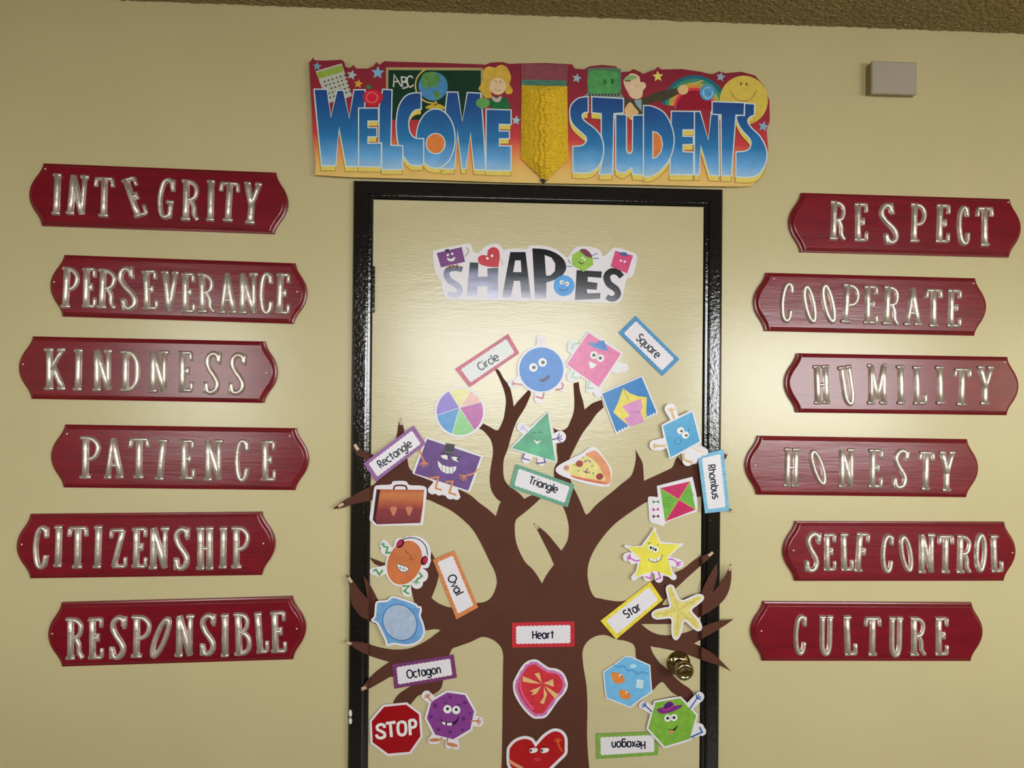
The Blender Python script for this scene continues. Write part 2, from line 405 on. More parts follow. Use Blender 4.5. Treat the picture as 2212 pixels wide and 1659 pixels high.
# ------------------------------------------------------------------ red name plaques with silver letters
TH, TN = .132, .088
FONT = {
 'I': [([(.5, .03), (.5, .97)], TH), ([(.05, .03), (.95, .03)], TN), ([(.05, .97), (.95, .97)], TN)],
 'N': [([(.2, .03), (.2, .97)], TH), ([(.2, .97), (.8, .03)], TH), ([(.8, .03), (.8, .97)], .1), ([(0, .03), (.4, .03)], TN), ([(.6, .97), (1, .97)], TN)],
 'T': [([(.5, .03), (.5, .95)], TH), ([(.05, .95), (.95, .95)], .085), ([(.07, .95), (.03, .76)], .085), ([(.93, .95), (.97, .76)], .085), ([(.25, .03), (.75, .03)], TN)],
 'E': [([(.3, .03), (.3, .97)], TH), ([(.05, .96), (.9, .96)], TN), ([(.92, .97), (.92, .77)], .08), ([(.3, .52), (.68, .52)], TN), ([(.7, .61), (.7, .43)], .07), ([(.05, .04), (.92, .04)], TN), ([(.94, .03), (.96, .25)], .08)],
 'F': [([(.3, .03), (.3, .97)], TH), ([(.05, .96), (.9, .96)], TN), ([(.92, .97), (.92, .77)], .08), ([(.3, .52), (.68, .52)], TN), ([(.7, .61), (.7, .43)], .07), ([(.05, .03), (.62, .03)], TN)],
 'C': [('c', [(.88, .76), (.82, .92), (.55, .98), (.28, .86), (.14, .5), (.28, .13), (.55, .02), (.8, .1), (.88, .3)], .105), ([(.9, .98), (.9, .74)], .08)],
 'G': [('c', [(.86, .78), (.8, .92), (.55, .97), (.28, .86), (.14, .5), (.28, .13), (.55, .03), (.76, .09)], .105), ([(.9, .98), (.9, .7)], .09), ([(.58, .42), (1, .42)], TN), ([(.82, .42), (.8, .02)], .1)],
 'R': [([(.25, .03), (.25, .97)], TH), ([(0, .97), (.3, .97)], TN), ([(0, .03), (.52, .03)], TN), ('c', [(.25, .965), (.6, .94), (.86, .83), (.86, .66), (.7, .54), (.3, .5)], .095), ('c', [(.55, .52), (.74, .36), (.78, .15), (.98, .02)], .1)],
 'P': [([(.25, .03), (.25, .97)], TH), ([(0, .97), (.3, .97)], TN), ([(0, .03), (.55, .03)], TN), ('c', [(.25, .965), (.62, .94), (.9, .8), (.88, .62), (.68, .49), (.3, .45)], .095)],
 'Y': [([(.15, .96), (.5, .45)], TH), ([(.85, .96), (.5, .45)], .1), ([(.5, .5), (.5, .03)], TH), ([(0, .97), (.34, .97)], TN), ([(.66, .97), (1, .97)], TN), ([(.24, .03), (.76, .03)], TN)],
 'S': [('c', [(.84, .78), (.78, .92), (.5, .97), (.22, .88), (.17, .73), (.35, .57), (.66, .4), (.83, .25), (.76, .1), (.5, .03), (.25, .07), (.14, .25)], .115), ([(.92, 1), (.88, .72)], .075), ([(.1, 0), (.1, .28)], .075)],
 'V': [([(.2, .97), (.52, .03)], .13), ([(.52, .03), (.84, .97)], .1), ([(0, .97), (.4, .97)], TN), ([(.66, .97), (1, .97)], TN)],
 'A': [([(.16, .03), (.5, .97)], .1), ([(.5, .97), (.84, .03)], .13), ([(.28, .32), (.72, .32)], TN), ([(0, .03), (.34, .03)], TN), ([(.64, .03), (1, .03)], TN)],
 'K': [([(.22, .03), (.22, .97)], TH), ([(0, .97), (.42, .97)], TN), ([(0, .03), (.42, .03)], TN), ([(.82, .95), (.26, .46)], .09), ([(.4, .58), (.84, .04)], .12), ([(.64, .97), (1, .97)], TN), ([(.64, .03), (1, .03)], TN)],
 'D': [([(.25, .03), (.25, .97)], TH), ([(0, .97), (.3, .97)], TN), ([(0, .03), (.3, .03)], TN), ('c', [(.25, .965), (.6, .93), (.85, .76), (.9, .5), (.85, .22), (.6, .06), (.25, .035)], .11)],
 'Z': [([(.08, .95), (.9, .95)], TN), ([(.1, .97), (.06, .76)], .08), ([(.84, .94), (.17, .05)], .12), ([(.12, .04), (.92, .04)], TN), ([(.94, .03), (.96, .26)], .08)],
 'H': [([(.22, .03), (.22, .97)], TH), ([(.78, .03), (.78, .97)], TH), ([(.22, .5), (.78, .5)], TN), ([(0, .97), (.44, .97)], TN), ([(.58, .97), (1, .97)], TN), ([(0, .03), (.44, .03)], TN), ([(.58, .03), (1, .03)], TN)],
 'O': [('o', [(.5 + .38 * math.cos(a), .5 + .47 * math.sin(a)) for a in [2 * PI * i / 22 for i in range(22)]], .105)],
 'U': [('c', [(.22, .97), (.22, .5), (.24, .2), (.36, .06), (.52, .02), (.68, .07), (.78, .22), (.8, .5), (.8, .97)], .11), ([(0, .97), (.44, .97)], TN), ([(.6, .97), (1, .97)], TN)],
 'M': [([(.16, .03), (.16, .97)], .1), ([(.84, .03), (.84, .97)], .11), ([(.16, .97), (.5, .12)], .12), ([(.84, .97), (.5, .12)], .1), ([(0, .03), (.34, .03)], TN), ([(.66, .03), (1, .03)], TN), ([(0, .97), (.2, .97)], TN), ([(.8, .97), (1, .97)], TN)],
 'L': [([(.3, .03), (.3, .97)], TH), ([(.05, .97), (.62, .97)], TN), ([(.05, .04), (.92, .04)], TN), ([(.94, .03), (.96, .28)], .085)],
 'B': [([(.25, .03), (.25, .97)], TH), ([(0, .97), (.3, .97)], TN), ([(0, .03), (.3, .03)], TN), ('c', [(.25, .965), (.6, .94), (.8, .84), (.8, .68), (.62, .57), (.3, .53)], .09), ('c', [(.3, .53), (.66, .5), (.9, .36), (.9, .18), (.68, .06), (.25, .035)], .1)],
}
def sweep(pts, wd, closed, jit=0.0):
    """raised stroke with a rolled top; local x right, z up, -y towards the viewer"""
    h = .0085 + jit; pr = [(-1.18, 0), (-1.16, .0012), (-1.0, .0016), (-.93, h * .55), (-.62, h * .9), (-.2, h), (.2, h * 1.0), (.62, h * .9), (.93, h * .55), (1.0, .0016), (1.16, .0012), (1.18, 0)]
    n = len(pts); k = len(pr); V, F = [], []
    for i in range(n):
        b = Vector(pts[i]); a = Vector(pts[i - 1]) if (i > 0 or closed) else None; c = Vector(pts[(i + 1) % n]) if (i < n - 1 or closed) else None
        ds = [d.normalized() for d in ([b - a] if a is not None else []) + ([c - b] if c is not None else []) if d.length > 1e-7]
        t = sum(ds, Vector((0, 0))).normalized(); nr = Vector((t.y, -t.x)); kk = max(.6, nr.dot(Vector((ds[0].y, -ds[0].x))))
        for (u, y) in pr:
            q = b + nr * (u * wd / 2 / kk); V.append((q.x, -y, q.y))
    for i in range(n if closed else n - 1):
        j = (i + 1) % n
        for m in range(k - 1): F.append((i * k + m, i * k + m + 1, j * k + m + 1, j * k + m))
    if not closed:
        for (i, s, e) in ((0, -1, 0), (n - 1, 1, 1)):
            d = (Vector(pts[i]) - Vector(pts[1 if i == 0 else n - 2])).normalized() * wd * .14
            b0 = len(V)
            for (u, y) in pr:
                base = V[i * k + pr.index((u, y))]; cx, cz = pts[i]
                V.append((cx + (base[0] - cx) * .72 + d.x, base[1] * .55, cz + (base[2] - cz) * .72 + d.y))
            for m in range(k - 1):
                f = (i * k + m, b0 + m, b0 + m + 1, i * k + m + 1)
                F.append(f if s < 0 else tuple(reversed(f)))
            F.append(tuple(range(b0, b0 + k)) if s < 0 else tuple(reversed(range(b0, b0 + k))))
    return V, F
def letter_geo(ch, h, wd):
    V, F = [], []; jit = 0
    for st in FONT[ch]:
        if st[0] == 'c': pts, t, cl = smooth(st[1], 4, False), st[2], False
        elif st[0] == 'o': pts, t, cl = st[1], st[2], True
        else: pts, t, cl = st[0], st[1], False
        if not cl and len(pts) == 2:
            a, b = pts; pts = [(a[0] + (b[0] - a[0]) * q / 3, a[1] + (b[1] - a[1]) * q / 3) for q in range(4)]
        P = [((x - .5) * (wd - .004), (y - .5) * (h - .006)) for x, y in pts]
        v, f = sweep(P, t * h, cl, jit); jit -= .00045
        F += [tuple(i + len(V) for i in q) for q in f]; V += v
    return V, F

def plaque(word, label, corners, ext, nails, zf, letters):
    TL, TR, BR, BL = [W(x, y, -.009) for x, y in corners]
    ux = ((TR - TL) + (BR - BL)).normalized(); uz = Vector((-ux.z, 0, ux.x))
    L_ = ((TR - TL).dot(ux) + (BR - BL).dot(ux)) / 2; H = ((TL - BL).dot(uz) + (TR - BR).dot(uz)) / 2
    c = (TL + TR + BR + BL) / 4; c.y = 0
    e = (ext if isinstance(ext, float) else .0) or .205 * H
    root = empty('name_plaque', c, label, 'sign', 'red name plaques beside the door')
    root.rotation_euler = (0, -math.atan2(ux.z, ux.x), 0)
    prof = [(0, 0, 1), (.08, .10), (.17, .34), (.26, .64), (.35, .86), (.43, .97), (.5, 1), (.57, .97), (.65, .86), (.74, .64), (.83, .34), (.92, .10), (1, 0, 1)]
    right = smooth([(L_ / 2 + q[1] * e, H / 2 - q[0] * H) + tuple(q[2:]) for q in prof], 3, False)
    left = [(-x, -z) for x, z in right]
    o = right + left
    rings = [(0, 0), (0, .008), (.0012, .0098), (.0045, .0106), (.0062, .0118), (.0085, .0158), (.0098, .0172), (.0115, .0178)]
    V, F = [], []; n = len(o)
    for (d, y) in rings:
        for (x, z) in (inset(o, d) if d else o): V.append((x, -y, z))
    for k in range(len(rings) - 1):
        for i in range(n):
            j = (i + 1) % n; F.append((k * n + j, k * n + i, (k + 1) * n + i, (k + 1) * n + j))
    b = (len(rings) - 1) * n
    for t in tessellate_polygon([[Vector((V[b + i][0], V[b + i][2], 0)) for i in range(n)]]):
        p, q, r = (V[b + i] for i in t); ar = (q[0] - p[0]) * (r[2] - p[2]) - (r[0] - p[0]) * (q[2] - p[2])
        F.append(tuple(b + i for i in (t if ar > 0 else (t[0], t[2], t[1]))))
    F.append(tuple(range(n)))
    me = bpy.data.meshes.new('board'); me.from_pydata(V, [], F); me.update(); me.materials.append(m_red)
    ob = bpy.data.objects.new('board', me); COL.objects.link(ob); ob.parent = root
    rot = Matrix.Rotation(-root.rotation_euler.y, 3, 'Y')   # world to local
    for (nx, ny) in nails:
        q = rot @ (W(nx, ny, -.0178) - c)
        v, f = lathe((q.x, -.0178, q.z), [(.0024, -.0005), (.0022, .0006), (.0012, .0012), (.0003, .0013)], 10)
        me = bpy.data.meshes.new('nail'); me.from_pydata(v, [], f); me.update(); me.materials.append(m_nail)
        no = bpy.data.objects.new('nail', me); COL.objects.link(no); no.parent = root
    ox, oy, s = zf
    for (ch, xt, yt, xb, yb, wd) in letters:
        T_, B_ = W(ox + xt * s, oy + yt * s, -.021), W(ox + xb * s, oy + yb * s, -.021)
        up = rot @ (T_ - B_); h = up.length; ctr = rot @ ((T_ + B_) / 2 - c)
        scale = (T_.y + CAM_D) / FPX
        wm = wd * s * (h / max(1e-6, math.hypot(xt - xb, yt - yb) * s))
        me = bpy.data.meshes.new('letter'); me.from_pydata(*[letter_geo(ch, h, wm)[0], [], letter_geo(ch, h, wm)[1]]); me.update(); me.materials.append(m_foil)
        for p in me.polygons: p.use_smooth = True
        lo = bpy.data.objects.new('letter', me); COL.objects.link(lo); lo.parent = root
        lo.location = (ctr.x, -.0178, ctr.z); lo.rotation_euler = (0, math.atan2(up.x, up.z), 0)
        lo['label'] = 'silver letter ' + ch
    return root
z1, z2, z3 = (40, 330, .2893), (30, 700, .2939), (20, 1080, .2984)
z4, z5, z6 = (1600, 390, .2767), (1600, 740, .2767), (1600, 1090, .2767)
PL = [
 ('INTEGRITY', 'first', [(95, 352), (596, 373), (592, 505), (88, 488)], [(98, 365)], z1,
  [('I', 290, 150, 278, 468, 72), ('N', 452, 158, 425, 470, 150), ('T', 640, 172, 632, 484, 142), ('E', 812, 180, 915, 482, 112), ('G', 1110, 185, 1085, 498, 130), ('R', 1282, 195, 1275, 512, 128), ('I', 1437, 198, 1430, 516, 68), ('T', 1577, 208, 1560, 518, 145), ('Y', 1752, 215, 1725, 535, 132)]),
 ('PERSEVERANCE', '', [(138, 551), (637, 568), (635, 700), (135, 683)], [(117, 609), (642, 630)], z1,
  [('P', 390, 848, 375, 1165, 125), ('E', 525, 850, 520, 1165, 105), ('R', 665, 862, 650, 1170, 138), ('S', 790, 850, 835, 1178, 132), ('E', 970, 868, 980, 1180, 118), ('V', 1130, 878, 1120, 1195, 132), ('E', 1262, 888, 1262, 1202, 106), ('R', 1395, 893, 1400, 1200, 122), ('A', 1552, 888, 1560, 1205, 132), ('N', 1712, 890, 1712, 1208, 150), ('C', 1845, 892, 1845, 1210, 105), ('E', 1975, 892, 1965, 1212, 108)]),
 ('KINDNESS', '', [(70, 726), (572, 738), (570, 870), (68, 862)], [(50, 787), (575, 805)], z2,
  [('K', 300, 172, 300, 490, 155), ('I', 475, 178, 468, 495, 72), ('N', 650, 182, 650, 498, 145), ('D', 855, 190, 850, 500, 140), ('N', 1065, 190, 1060, 508, 145), ('E', 1257, 192, 1257, 507, 110), ('S', 1465, 200, 1450, 518, 128), ('S', 1648, 210, 1635, 522, 132)]),
 ('PATIENCE', '', [(140, 917), (641, 925), (637, 1059), (137, 1053)], [(145, 937), (626, 942)], z2,
  [('P', 560, 820, 556, 1142, 145), ('A', 725, 828, 735, 1142, 145), ('T', 920, 825, 915, 1142, 145), ('I', 1097, 840, 1068, 1152, 75), ('E', 1270, 842, 1270, 1152, 112), ('N', 1465, 845, 1465, 1158, 142), ('C', 1675, 846, 1670, 1162, 106), ('E', 1865, 848, 1865, 1162, 112)]),
 ('CITIZENSHIP', '', [(66, 1111), (566, 1105), (565, 1243), (64, 1249)], [(47, 1176), (569, 1174)], z3,
  [('C', 230, 188, 220, 502, 112), ('I', 357, 182, 350, 492, 66), ('T', 495, 182, 490, 502, 138), ('I', 645, 182, 635, 500, 66), ('Z', 782, 198, 790, 502, 116), ('E', 940, 192, 935, 502, 112), ('N', 1085, 192, 1080, 508, 148), ('S', 1247, 195, 1245, 512, 122), ('H', 1415, 192, 1415, 512, 126), ('I', 1550, 192, 1545, 502, 66), ('P', 1672, 188, 1672, 502, 132)]),
 ('RESPONSIBLE', '', [(133, 1302), (632, 1288), (632, 1425), (133, 1440)], [(113, 1369), (641, 1358)], z3,
  [('R', 470, 848, 470, 1162, 125), ('E', 620, 846, 620, 1162, 112), ('S', 790, 838, 780, 1158, 126), ('P', 955, 832, 950, 1148, 142), ('O', 1152, 848, 1035, 1148, 98), ('N', 1270, 828, 1265, 1142, 140), ('S', 1437, 822, 1435, 1132, 122), ('I', 1560, 822, 1560, 1142, 66), ('B', 1682, 812, 1690, 1132, 122), ('L', 1812, 810, 1832, 1118, 92), ('E', 1940, 800, 1948, 1116, 116)]),
 ('RESPECT', '', [(1733, 416), (2181, 430), (2180, 556), (1728, 545)], [(2178, 437)], z4,
  [('R', 765, 155, 755, 470, 130), ('E', 940, 168, 940, 482, 116), ('S', 1128, 178, 1192, 496, 130), ('P', 1392, 173, 1385, 487, 132), ('E', 1582, 178, 1575, 492, 120), ('C', 1735, 198, 1745, 507, 100), ('T', 1907, 196, 1910, 517, 136)]),
 ('COOPERATE', '', [(1657, 590), (2108, 600), (2104, 726), (1651, 714)], [(1672, 602), (2103, 612)], z4,
  [('C', 370, 793, 350, 1108, 106), ('O', 508, 812, 570, 1118, 98), ('O', 652, 803, 722, 1118, 98), ('P', 870, 803, 850, 1118, 140), ('E', 1017, 812, 1015, 1127, 120), ('R', 1182, 818, 1170, 1132, 130), ('A', 1345, 826, 1345, 1137, 142), ('T', 1510, 836, 1510, 1148, 136), ('E', 1670, 842, 1665, 1152, 120)]),
 ('HUMILITY', '', [(1723, 764), (2174, 770), (2177, 898), (1720, 890)], [(1739, 775), (2171, 782)], z5,
  [('H', 630, 172, 640, 484, 132), ('U', 812, 176, 858, 492, 112), ('M', 1070, 163, 1070, 487, 162), ('I', 1250, 173, 1257, 487, 72), ('L', 1395, 178, 1402, 492, 112), ('I', 1555, 178, 1562, 487, 72), ('T', 1735, 190, 1725, 497, 142), ('Y', 1917, 178, 1910, 492, 132)]),
 ('HONESTY', '', [(1637, 942), (2090, 948), (2087, 1075), (1635, 1068)], [(1632, 1005)], z5,
  [('H', 405, 818, 395, 1132, 126), ('O', 560, 836, 650, 1118, 98), ('N', 830, 823, 830, 1137, 136), ('E', 1057, 823, 1050, 1142, 120), ('S', 1260, 828, 1240, 1147, 132), ('T', 1455, 838, 1445, 1157, 126), ('Y', 1617, 843, 1610, 1167, 126)]),
 ('SELF CONTROL', '', [(1718, 1126), (2169, 1127), (2169, 1255), (1718, 1255)], [(1714, 1189), (2187, 1194)], z6,
  [('S', 575, 213, 553, 532, 126), ('E', 695, 218, 695, 527, 106), ('L', 825, 218, 830, 527, 106), ('F', 957, 213, 935, 532, 116), ('C', 1150, 233, 1140, 537, 100), ('O', 1268, 238, 1320, 532, 98), ('N', 1455, 223, 1455, 542, 140), ('T', 1605, 228, 1600, 542, 126), ('R', 1747, 233, 1740, 542, 122), ('O', 1880, 223, 1870, 532, 98), ('L', 1995, 233, 2002, 537, 102)]),
 ('CULTURE', '', [(1648, 1299), (2098, 1302), (2098, 1428), (1648, 1428)], [(1645, 1363)], z6,
  [('C', 470, 863, 460, 1177, 102), ('U', 670, 863, 665, 1182, 116), ('L', 848, 863, 860, 1187, 106), ('T', 1035, 868, 1030, 1187, 132), ('U', 1215, 873, 1210, 1192, 116), ('R', 1385, 873, 1385, 1187, 126), ('E', 1570, 873, 1570, 1187, 112)]),
]
for (word, _x, cs, nails, zf, lets) in PL:
    plaque(word, 'dark red wooden plaque with silver raised letters spelling ' + word.lower(), cs, 0.0, nails, zf, lets)
PLSTOP = 0

# ------------------------------------------------------------------ grey alarm box high on the wall
bx = W(1932, 170, -.03); sb = empty('alarm_box', (bx.x, 0, bx.z), 'small grey plastic alarm box high on the wall above the respect plaque', 'alarm box')
a, b = W(1884, 131, -.038), W(1981, 204, -.038)
a2, b2 = W(1868, 143, -.002), W(1975, 212, -.002)
def frust(x0, x1, z0, z1, yb, X0, X1, Z0, Z1, yf):
    V = [(x0, yb, z0), (x1, yb, z0), (x1, yb, z1), (x0, yb, z1), (X0, yf, Z0), (X1, yf, Z0), (X1, yf, Z1), (X0, yf, Z1)]
    return V, [(0, 1, 5, 4), (1, 2, 6, 5), (2, 3, 7, 6), (3, 0, 4, 7), (4, 5, 6, 7), (3, 2, 1, 0)]
link('base', *frust(a2.x + .004, b2.x - .004, b2.z + .003, a2.z - .003, 0, a.x + .002, b.x - .002, b.z + .002, a.z - .002, -.030), m_plastic2, sb)
link('cover', *bevel_box(a.x, b.x, -.038, -.030, b.z, a.z, .0025), m_plastic, sb)

# ------------------------------------------------------------------ brown paper tree across door and frame
TREE = [(1083, 1672, 1), (1085, 1600), (1086, 1500), (1087, 1440), (1087, 1413), (1080, 1395), (1063, 1381), (1045, 1376), (1035, 1378), (1016, 1387), (988, 1397), (975, 1404), (966, 1435), (957, 1472), (952, 1488), (938, 1499),
 (920, 1502), (912, 1500, 1), (903, 1503), (890, 1518), (880, 1530, 1), (846, 1530, 1), (851, 1514), (862, 1499), (881, 1486), (893, 1478, 1), (870, 1465, 1), (846, 1462), (831, 1469), (797, 1488), (778, 1493, 1), (785, 1481), (796, 1467), (811, 1452), (828, 1439), (841, 1430, 1),
 (817, 1423), (797, 1416), (772, 1404), (757, 1393), (744, 1385, 1), (765, 1386), (787, 1388), (814, 1397), (848, 1403), (878, 1402), (898, 1396), (923, 1383), (946, 1366), (952, 1361, 1), (937, 1359), (919, 1362), (870, 1362), (830, 1355),
 (801, 1343), (792, 1338), (780, 1332), (767, 1317), (760, 1305), (757, 1288), (755, 1267), (751, 1252), (747, 1240, 1), (762, 1254), (769, 1263), (780, 1278), (791, 1290), (794, 1296, 1), (792, 1281), (788, 1260), (785, 1243, 1), (792, 1252), (800, 1265), (809, 1281), (817, 1296),
 (835, 1315), (860, 1322), (885, 1318), (896, 1308, 1), (892, 1288), (889, 1275), (888, 1260), (878, 1242), (850, 1235), (822, 1224), (808, 1217), (799, 1204, 1), (822, 1213), (850, 1222), (885, 1225), (905, 1208), (925, 1192), (929, 1188, 1), (940, 1208), (948, 1230), (946, 1252), (941, 1269), (932, 1292, 1),
 (945, 1302), (958, 1308), (971, 1312), (995, 1312), (1029, 1303), (1045, 1301), (1058, 1294), (1067, 1281), (1073, 1263), (1073, 1252), (1069, 1235), (1058, 1213), (1042, 1180), (1022, 1145), (996, 1119), (971, 1101), (944, 1088), (922, 1079), (890, 1078), (850, 1073), (815, 1078), (801, 1081), (760, 1090), (740, 1097), (718, 1100, 1),
 (743, 1081), (760, 1072), (781, 1060), (807, 1047), (815, 1035), (812, 1015), (794, 997), (787, 992), (776, 983), (764, 970), (766, 959, 1), (774, 969), (784, 974), (800, 981), (825, 985), (845, 975), (856, 944), (861, 913), (865, 902, 1), (870, 916), (873, 931), (877, 960), (881, 998), (887, 1015), (910, 1030), (950, 1045), (985, 1055), (1015, 1069), (1034, 1085), (1053, 1099), (1071, 1115, 1),
 (1075, 1103), (1078, 1092), (1082, 1084, 1), (1072, 1076), (1062, 1060), (1059, 1047), (1058, 1033), (1060, 1011), (1064, 988), (1065, 975), (1064, 963), (1060, 950), (1052, 939), (1043, 930), (1035, 926, 1), (1044, 915, 1), (1058, 922), (1070, 929), (1076, 929), (1080, 923), (1087, 907), (1091, 887), (1093, 867), (1091, 852), (1087, 838), (1078, 816), (1068, 796, 1),
 (1078, 800), (1087, 816), (1101, 836), (1107, 860), (1110, 879, 1), (1116, 870), (1127, 858), (1139, 845), (1143, 840, 1), (1147, 850), (1143, 861), (1134, 881), (1119, 905), (1110, 925), (1103, 948), (1096, 972), (1089, 990), (1087, 1008), (1088, 1029), (1092, 1040), (1101, 1051), (1117, 1062), (1125, 1069), (1133, 1078, 1), (1146, 1071), (1165, 1066), (1172, 1070, 1),
 (1166, 1078), (1149, 1094), (1131, 1109), (1118, 1119), (1114, 1125), (1112, 1136), (1113, 1161), (1118, 1181), (1126, 1199), (1136, 1216), (1149, 1228), (1161, 1244), (1171, 1261, 1), (1178, 1247), (1187, 1233), (1197, 1220, 1), (1187, 1197), (1174, 1171), (1164, 1151), (1152, 1130, 1), (1168, 1141), (1184, 1155), (1199, 1173), (1213, 1190, 1),
 (1219, 1181), (1226, 1168), (1229, 1149), (1228, 1131), (1223, 1111), (1217, 1095), (1210, 1075), (1201, 1050), (1197, 1028), (1198, 1010), (1205, 995), (1203, 975), (1202, 954), (1195, 924, 1), (1204, 929), (1215, 930), (1226, 923), (1233, 908), (1239, 892), (1241, 870), (1240, 849), (1239, 828, 1), (1250, 825, 1), (1253, 845), (1259, 865), (1263, 885, 1),
 (1271, 878), (1282, 870), (1300, 864, 1), (1304, 880, 1), (1289, 894), (1275, 914), (1259, 935), (1248, 955), (1235, 981), (1230, 993), (1229, 1012), (1231, 1030), (1236, 1047), (1244, 1063), (1252, 1080), (1263, 1107), (1266, 1112, 1), (1274, 1107), (1290, 1089), (1326, 1060), (1343, 1045), (1363, 1029), (1371, 1008), (1374, 988), (1373, 971, 1),
 (1381, 986), (1388, 1000), (1390, 1019), (1391, 1039, 1), (1415, 1028), (1439, 1017), (1453, 1009), (1459, 994), (1464, 986, 1), (1472, 996), (1482, 1003), (1506, 1002), (1535, 990), (1555, 985), (1573, 976, 1), (1568, 990), (1548, 1020), (1555, 1060), (1570, 1090), (1588, 1108, 1), (1565, 1100), (1540, 1080), (1520, 1074), (1506, 1073), (1470, 1075), (1430, 1077), (1401, 1083), (1379, 1095), (1339, 1123), (1315, 1145), (1293, 1173),
 (1279, 1197), (1271, 1220), (1269, 1240), (1271, 1257), (1276, 1276), (1285, 1290), (1297, 1293), (1317, 1297), (1343, 1299), (1375, 1290), (1395, 1275), (1408, 1255), (1440, 1243), (1474, 1230), (1498, 1211), (1515, 1201), (1541, 1192, 1), (1529, 1209), (1515, 1221), (1489, 1244), (1460, 1271), (1446, 1284), (1434, 1300), (1431, 1307, 1), (1446, 1307), (1460, 1303), (1477, 1293), (1498, 1285),
 (1511, 1281), (1516, 1277), (1523, 1261), (1535, 1238), (1549, 1215, 1), (1550, 1237), (1546, 1256), (1539, 1280, 1), (1553, 1264), (1566, 1245), (1579, 1216, 1), (1580, 1235), (1579, 1257), (1573, 1280), (1560, 1300), (1539, 1317), (1515, 1331), (1495, 1340), (1470, 1345), (1446, 1348), (1412, 1348), (1385, 1348, 1), (1398, 1359), (1412, 1367), (1429, 1372), (1450, 1372), (1472, 1369), (1494, 1362), (1517, 1353),
 (1541, 1345), (1558, 1341), (1585, 1337, 1), (1566, 1351), (1541, 1366), (1515, 1381), (1499, 1390, 1), (1515, 1397), (1535, 1408), (1556, 1426), (1580, 1451, 1), (1558, 1439), (1532, 1431), (1506, 1422), (1472, 1410), (1438, 1402), (1405, 1396, 1), (1410, 1410), (1419, 1424), (1427, 1434), (1440, 1444), (1455, 1460), (1474, 1477), (1485, 1484), (1493, 1491), (1497, 1497), (1500, 1515), (1489, 1521), (1475, 1512), (1462, 1502), (1452, 1496),
 (1443, 1486), (1434, 1475), (1428, 1474), (1420, 1480), (1409, 1491), (1395, 1480), (1383, 1450), (1374, 1419), (1373, 1403), (1367, 1391), (1350, 1384), (1331, 1381), (1309, 1372), (1288, 1374), (1271, 1384), (1261, 1398), (1258, 1415), (1261, 1445), (1267, 1482), (1269, 1531), (1268, 1583), (1270, 1625), (1274, 1672, 1)]
def sstep(a, b, x): t = max(0, min(1, (x - a) / (b - a))); return t * t * (3 - 2 * t)
def tree_dep(x):
    d = -.0058
    if x < DX0 + .010: d = -.0058 - .0172 * (1 - sstep(DX0 - .001, DX0 + .010, x))
    if x > DX1 - .010: d = -.0058 - .0172 * sstep(DX1 - .010, DX1 + .001, x)
    return d
pts = smooth(TREE, 3)
root = empty('paper_tree', W(1175, 1400, -.006), 'large brown paper tree with bare branches taped across the door', 'paper tree')
def tree_mesh():
    bm = bmesh.new(); vs = [bm.verts.new(W(x, y, -.006)) for x, y in pts]
    tr = tessellate_polygon([[Vector((x, -y, 0)) for x, y in pts]])
    for t in tr:
        try: bm.faces.new([vs[i] for i in t])
        except ValueError: pass
    for xx in [DX0 - .001, DX0 + .002, DX0 + .005, DX0 + .008, DX0 + .010, FX0 - .002, DX1 - .010, DX1 - .008, DX1 - .005, DX1 - .002, DX1 + .001, FX1 + .002]:
        bmesh.ops.bisect_plane(bm, geom=bm.verts[:] + bm.edges[:] + bm.faces[:], plane_co=(xx, 0, 0), plane_no=(1, 0, 0))
    bmesh.ops.recalc_face_normals(bm, faces=bm.faces)
    if sum(f.normal.y * f.calc_area() for f in bm.faces) > 0:
        for f in bm.faces: f.normal_flip()
    for v in bm.verts:                       # bend over the casing, keeping each point on its sight line
        for _ in range(3):
            d = tree_dep(v.co.x); k = (d + CAM_D) / (v.co.y + CAM_D); v.co = CAM + (v.co - CAM) * k
    r = bmesh.ops.extrude_face_region(bm, geom=bm.faces[:])
    for g in r['geom']:
        if isinstance(g, bmesh.types.BMVert): g.co.y += .0007
    bl = root_loc(root)
    for v in bm.verts: v.co -= bl
    me = bpy.data.meshes.new('tree_silhouette'); bm.to_mesh(me); bm.free(); me.materials.append(m_tree)
    o = bpy.data.objects.new('tree_silhouette', me); COL.objects.link(o); o.parent = root
tree_mesh()
for (x0, y0, x1, y1, wd) in ((731, 1094, 742, 1088, 6), (766, 960, 774, 972, 7), (865, 905, 867, 918, 7), (752, 1247, 760, 1258, 7), (748, 1387, 759, 1391, 6), (781, 1489, 791, 1484, 7), (1531, 1201, 1540, 1193, 6), (1576, 1233, 1578, 1222, 5), (1155, 1134, 1163, 1142, 5), (1567, 980, 1573, 977, 5), (1578, 1104, 1586, 1107, 4)):
    V, F = ribbon_geo([(x0, y0), (x1, y1)], wd, lambda x: tree_dep(x) - .0008); link('tape', V, F, m_tape, root, label='pale clear tape at a branch tip')
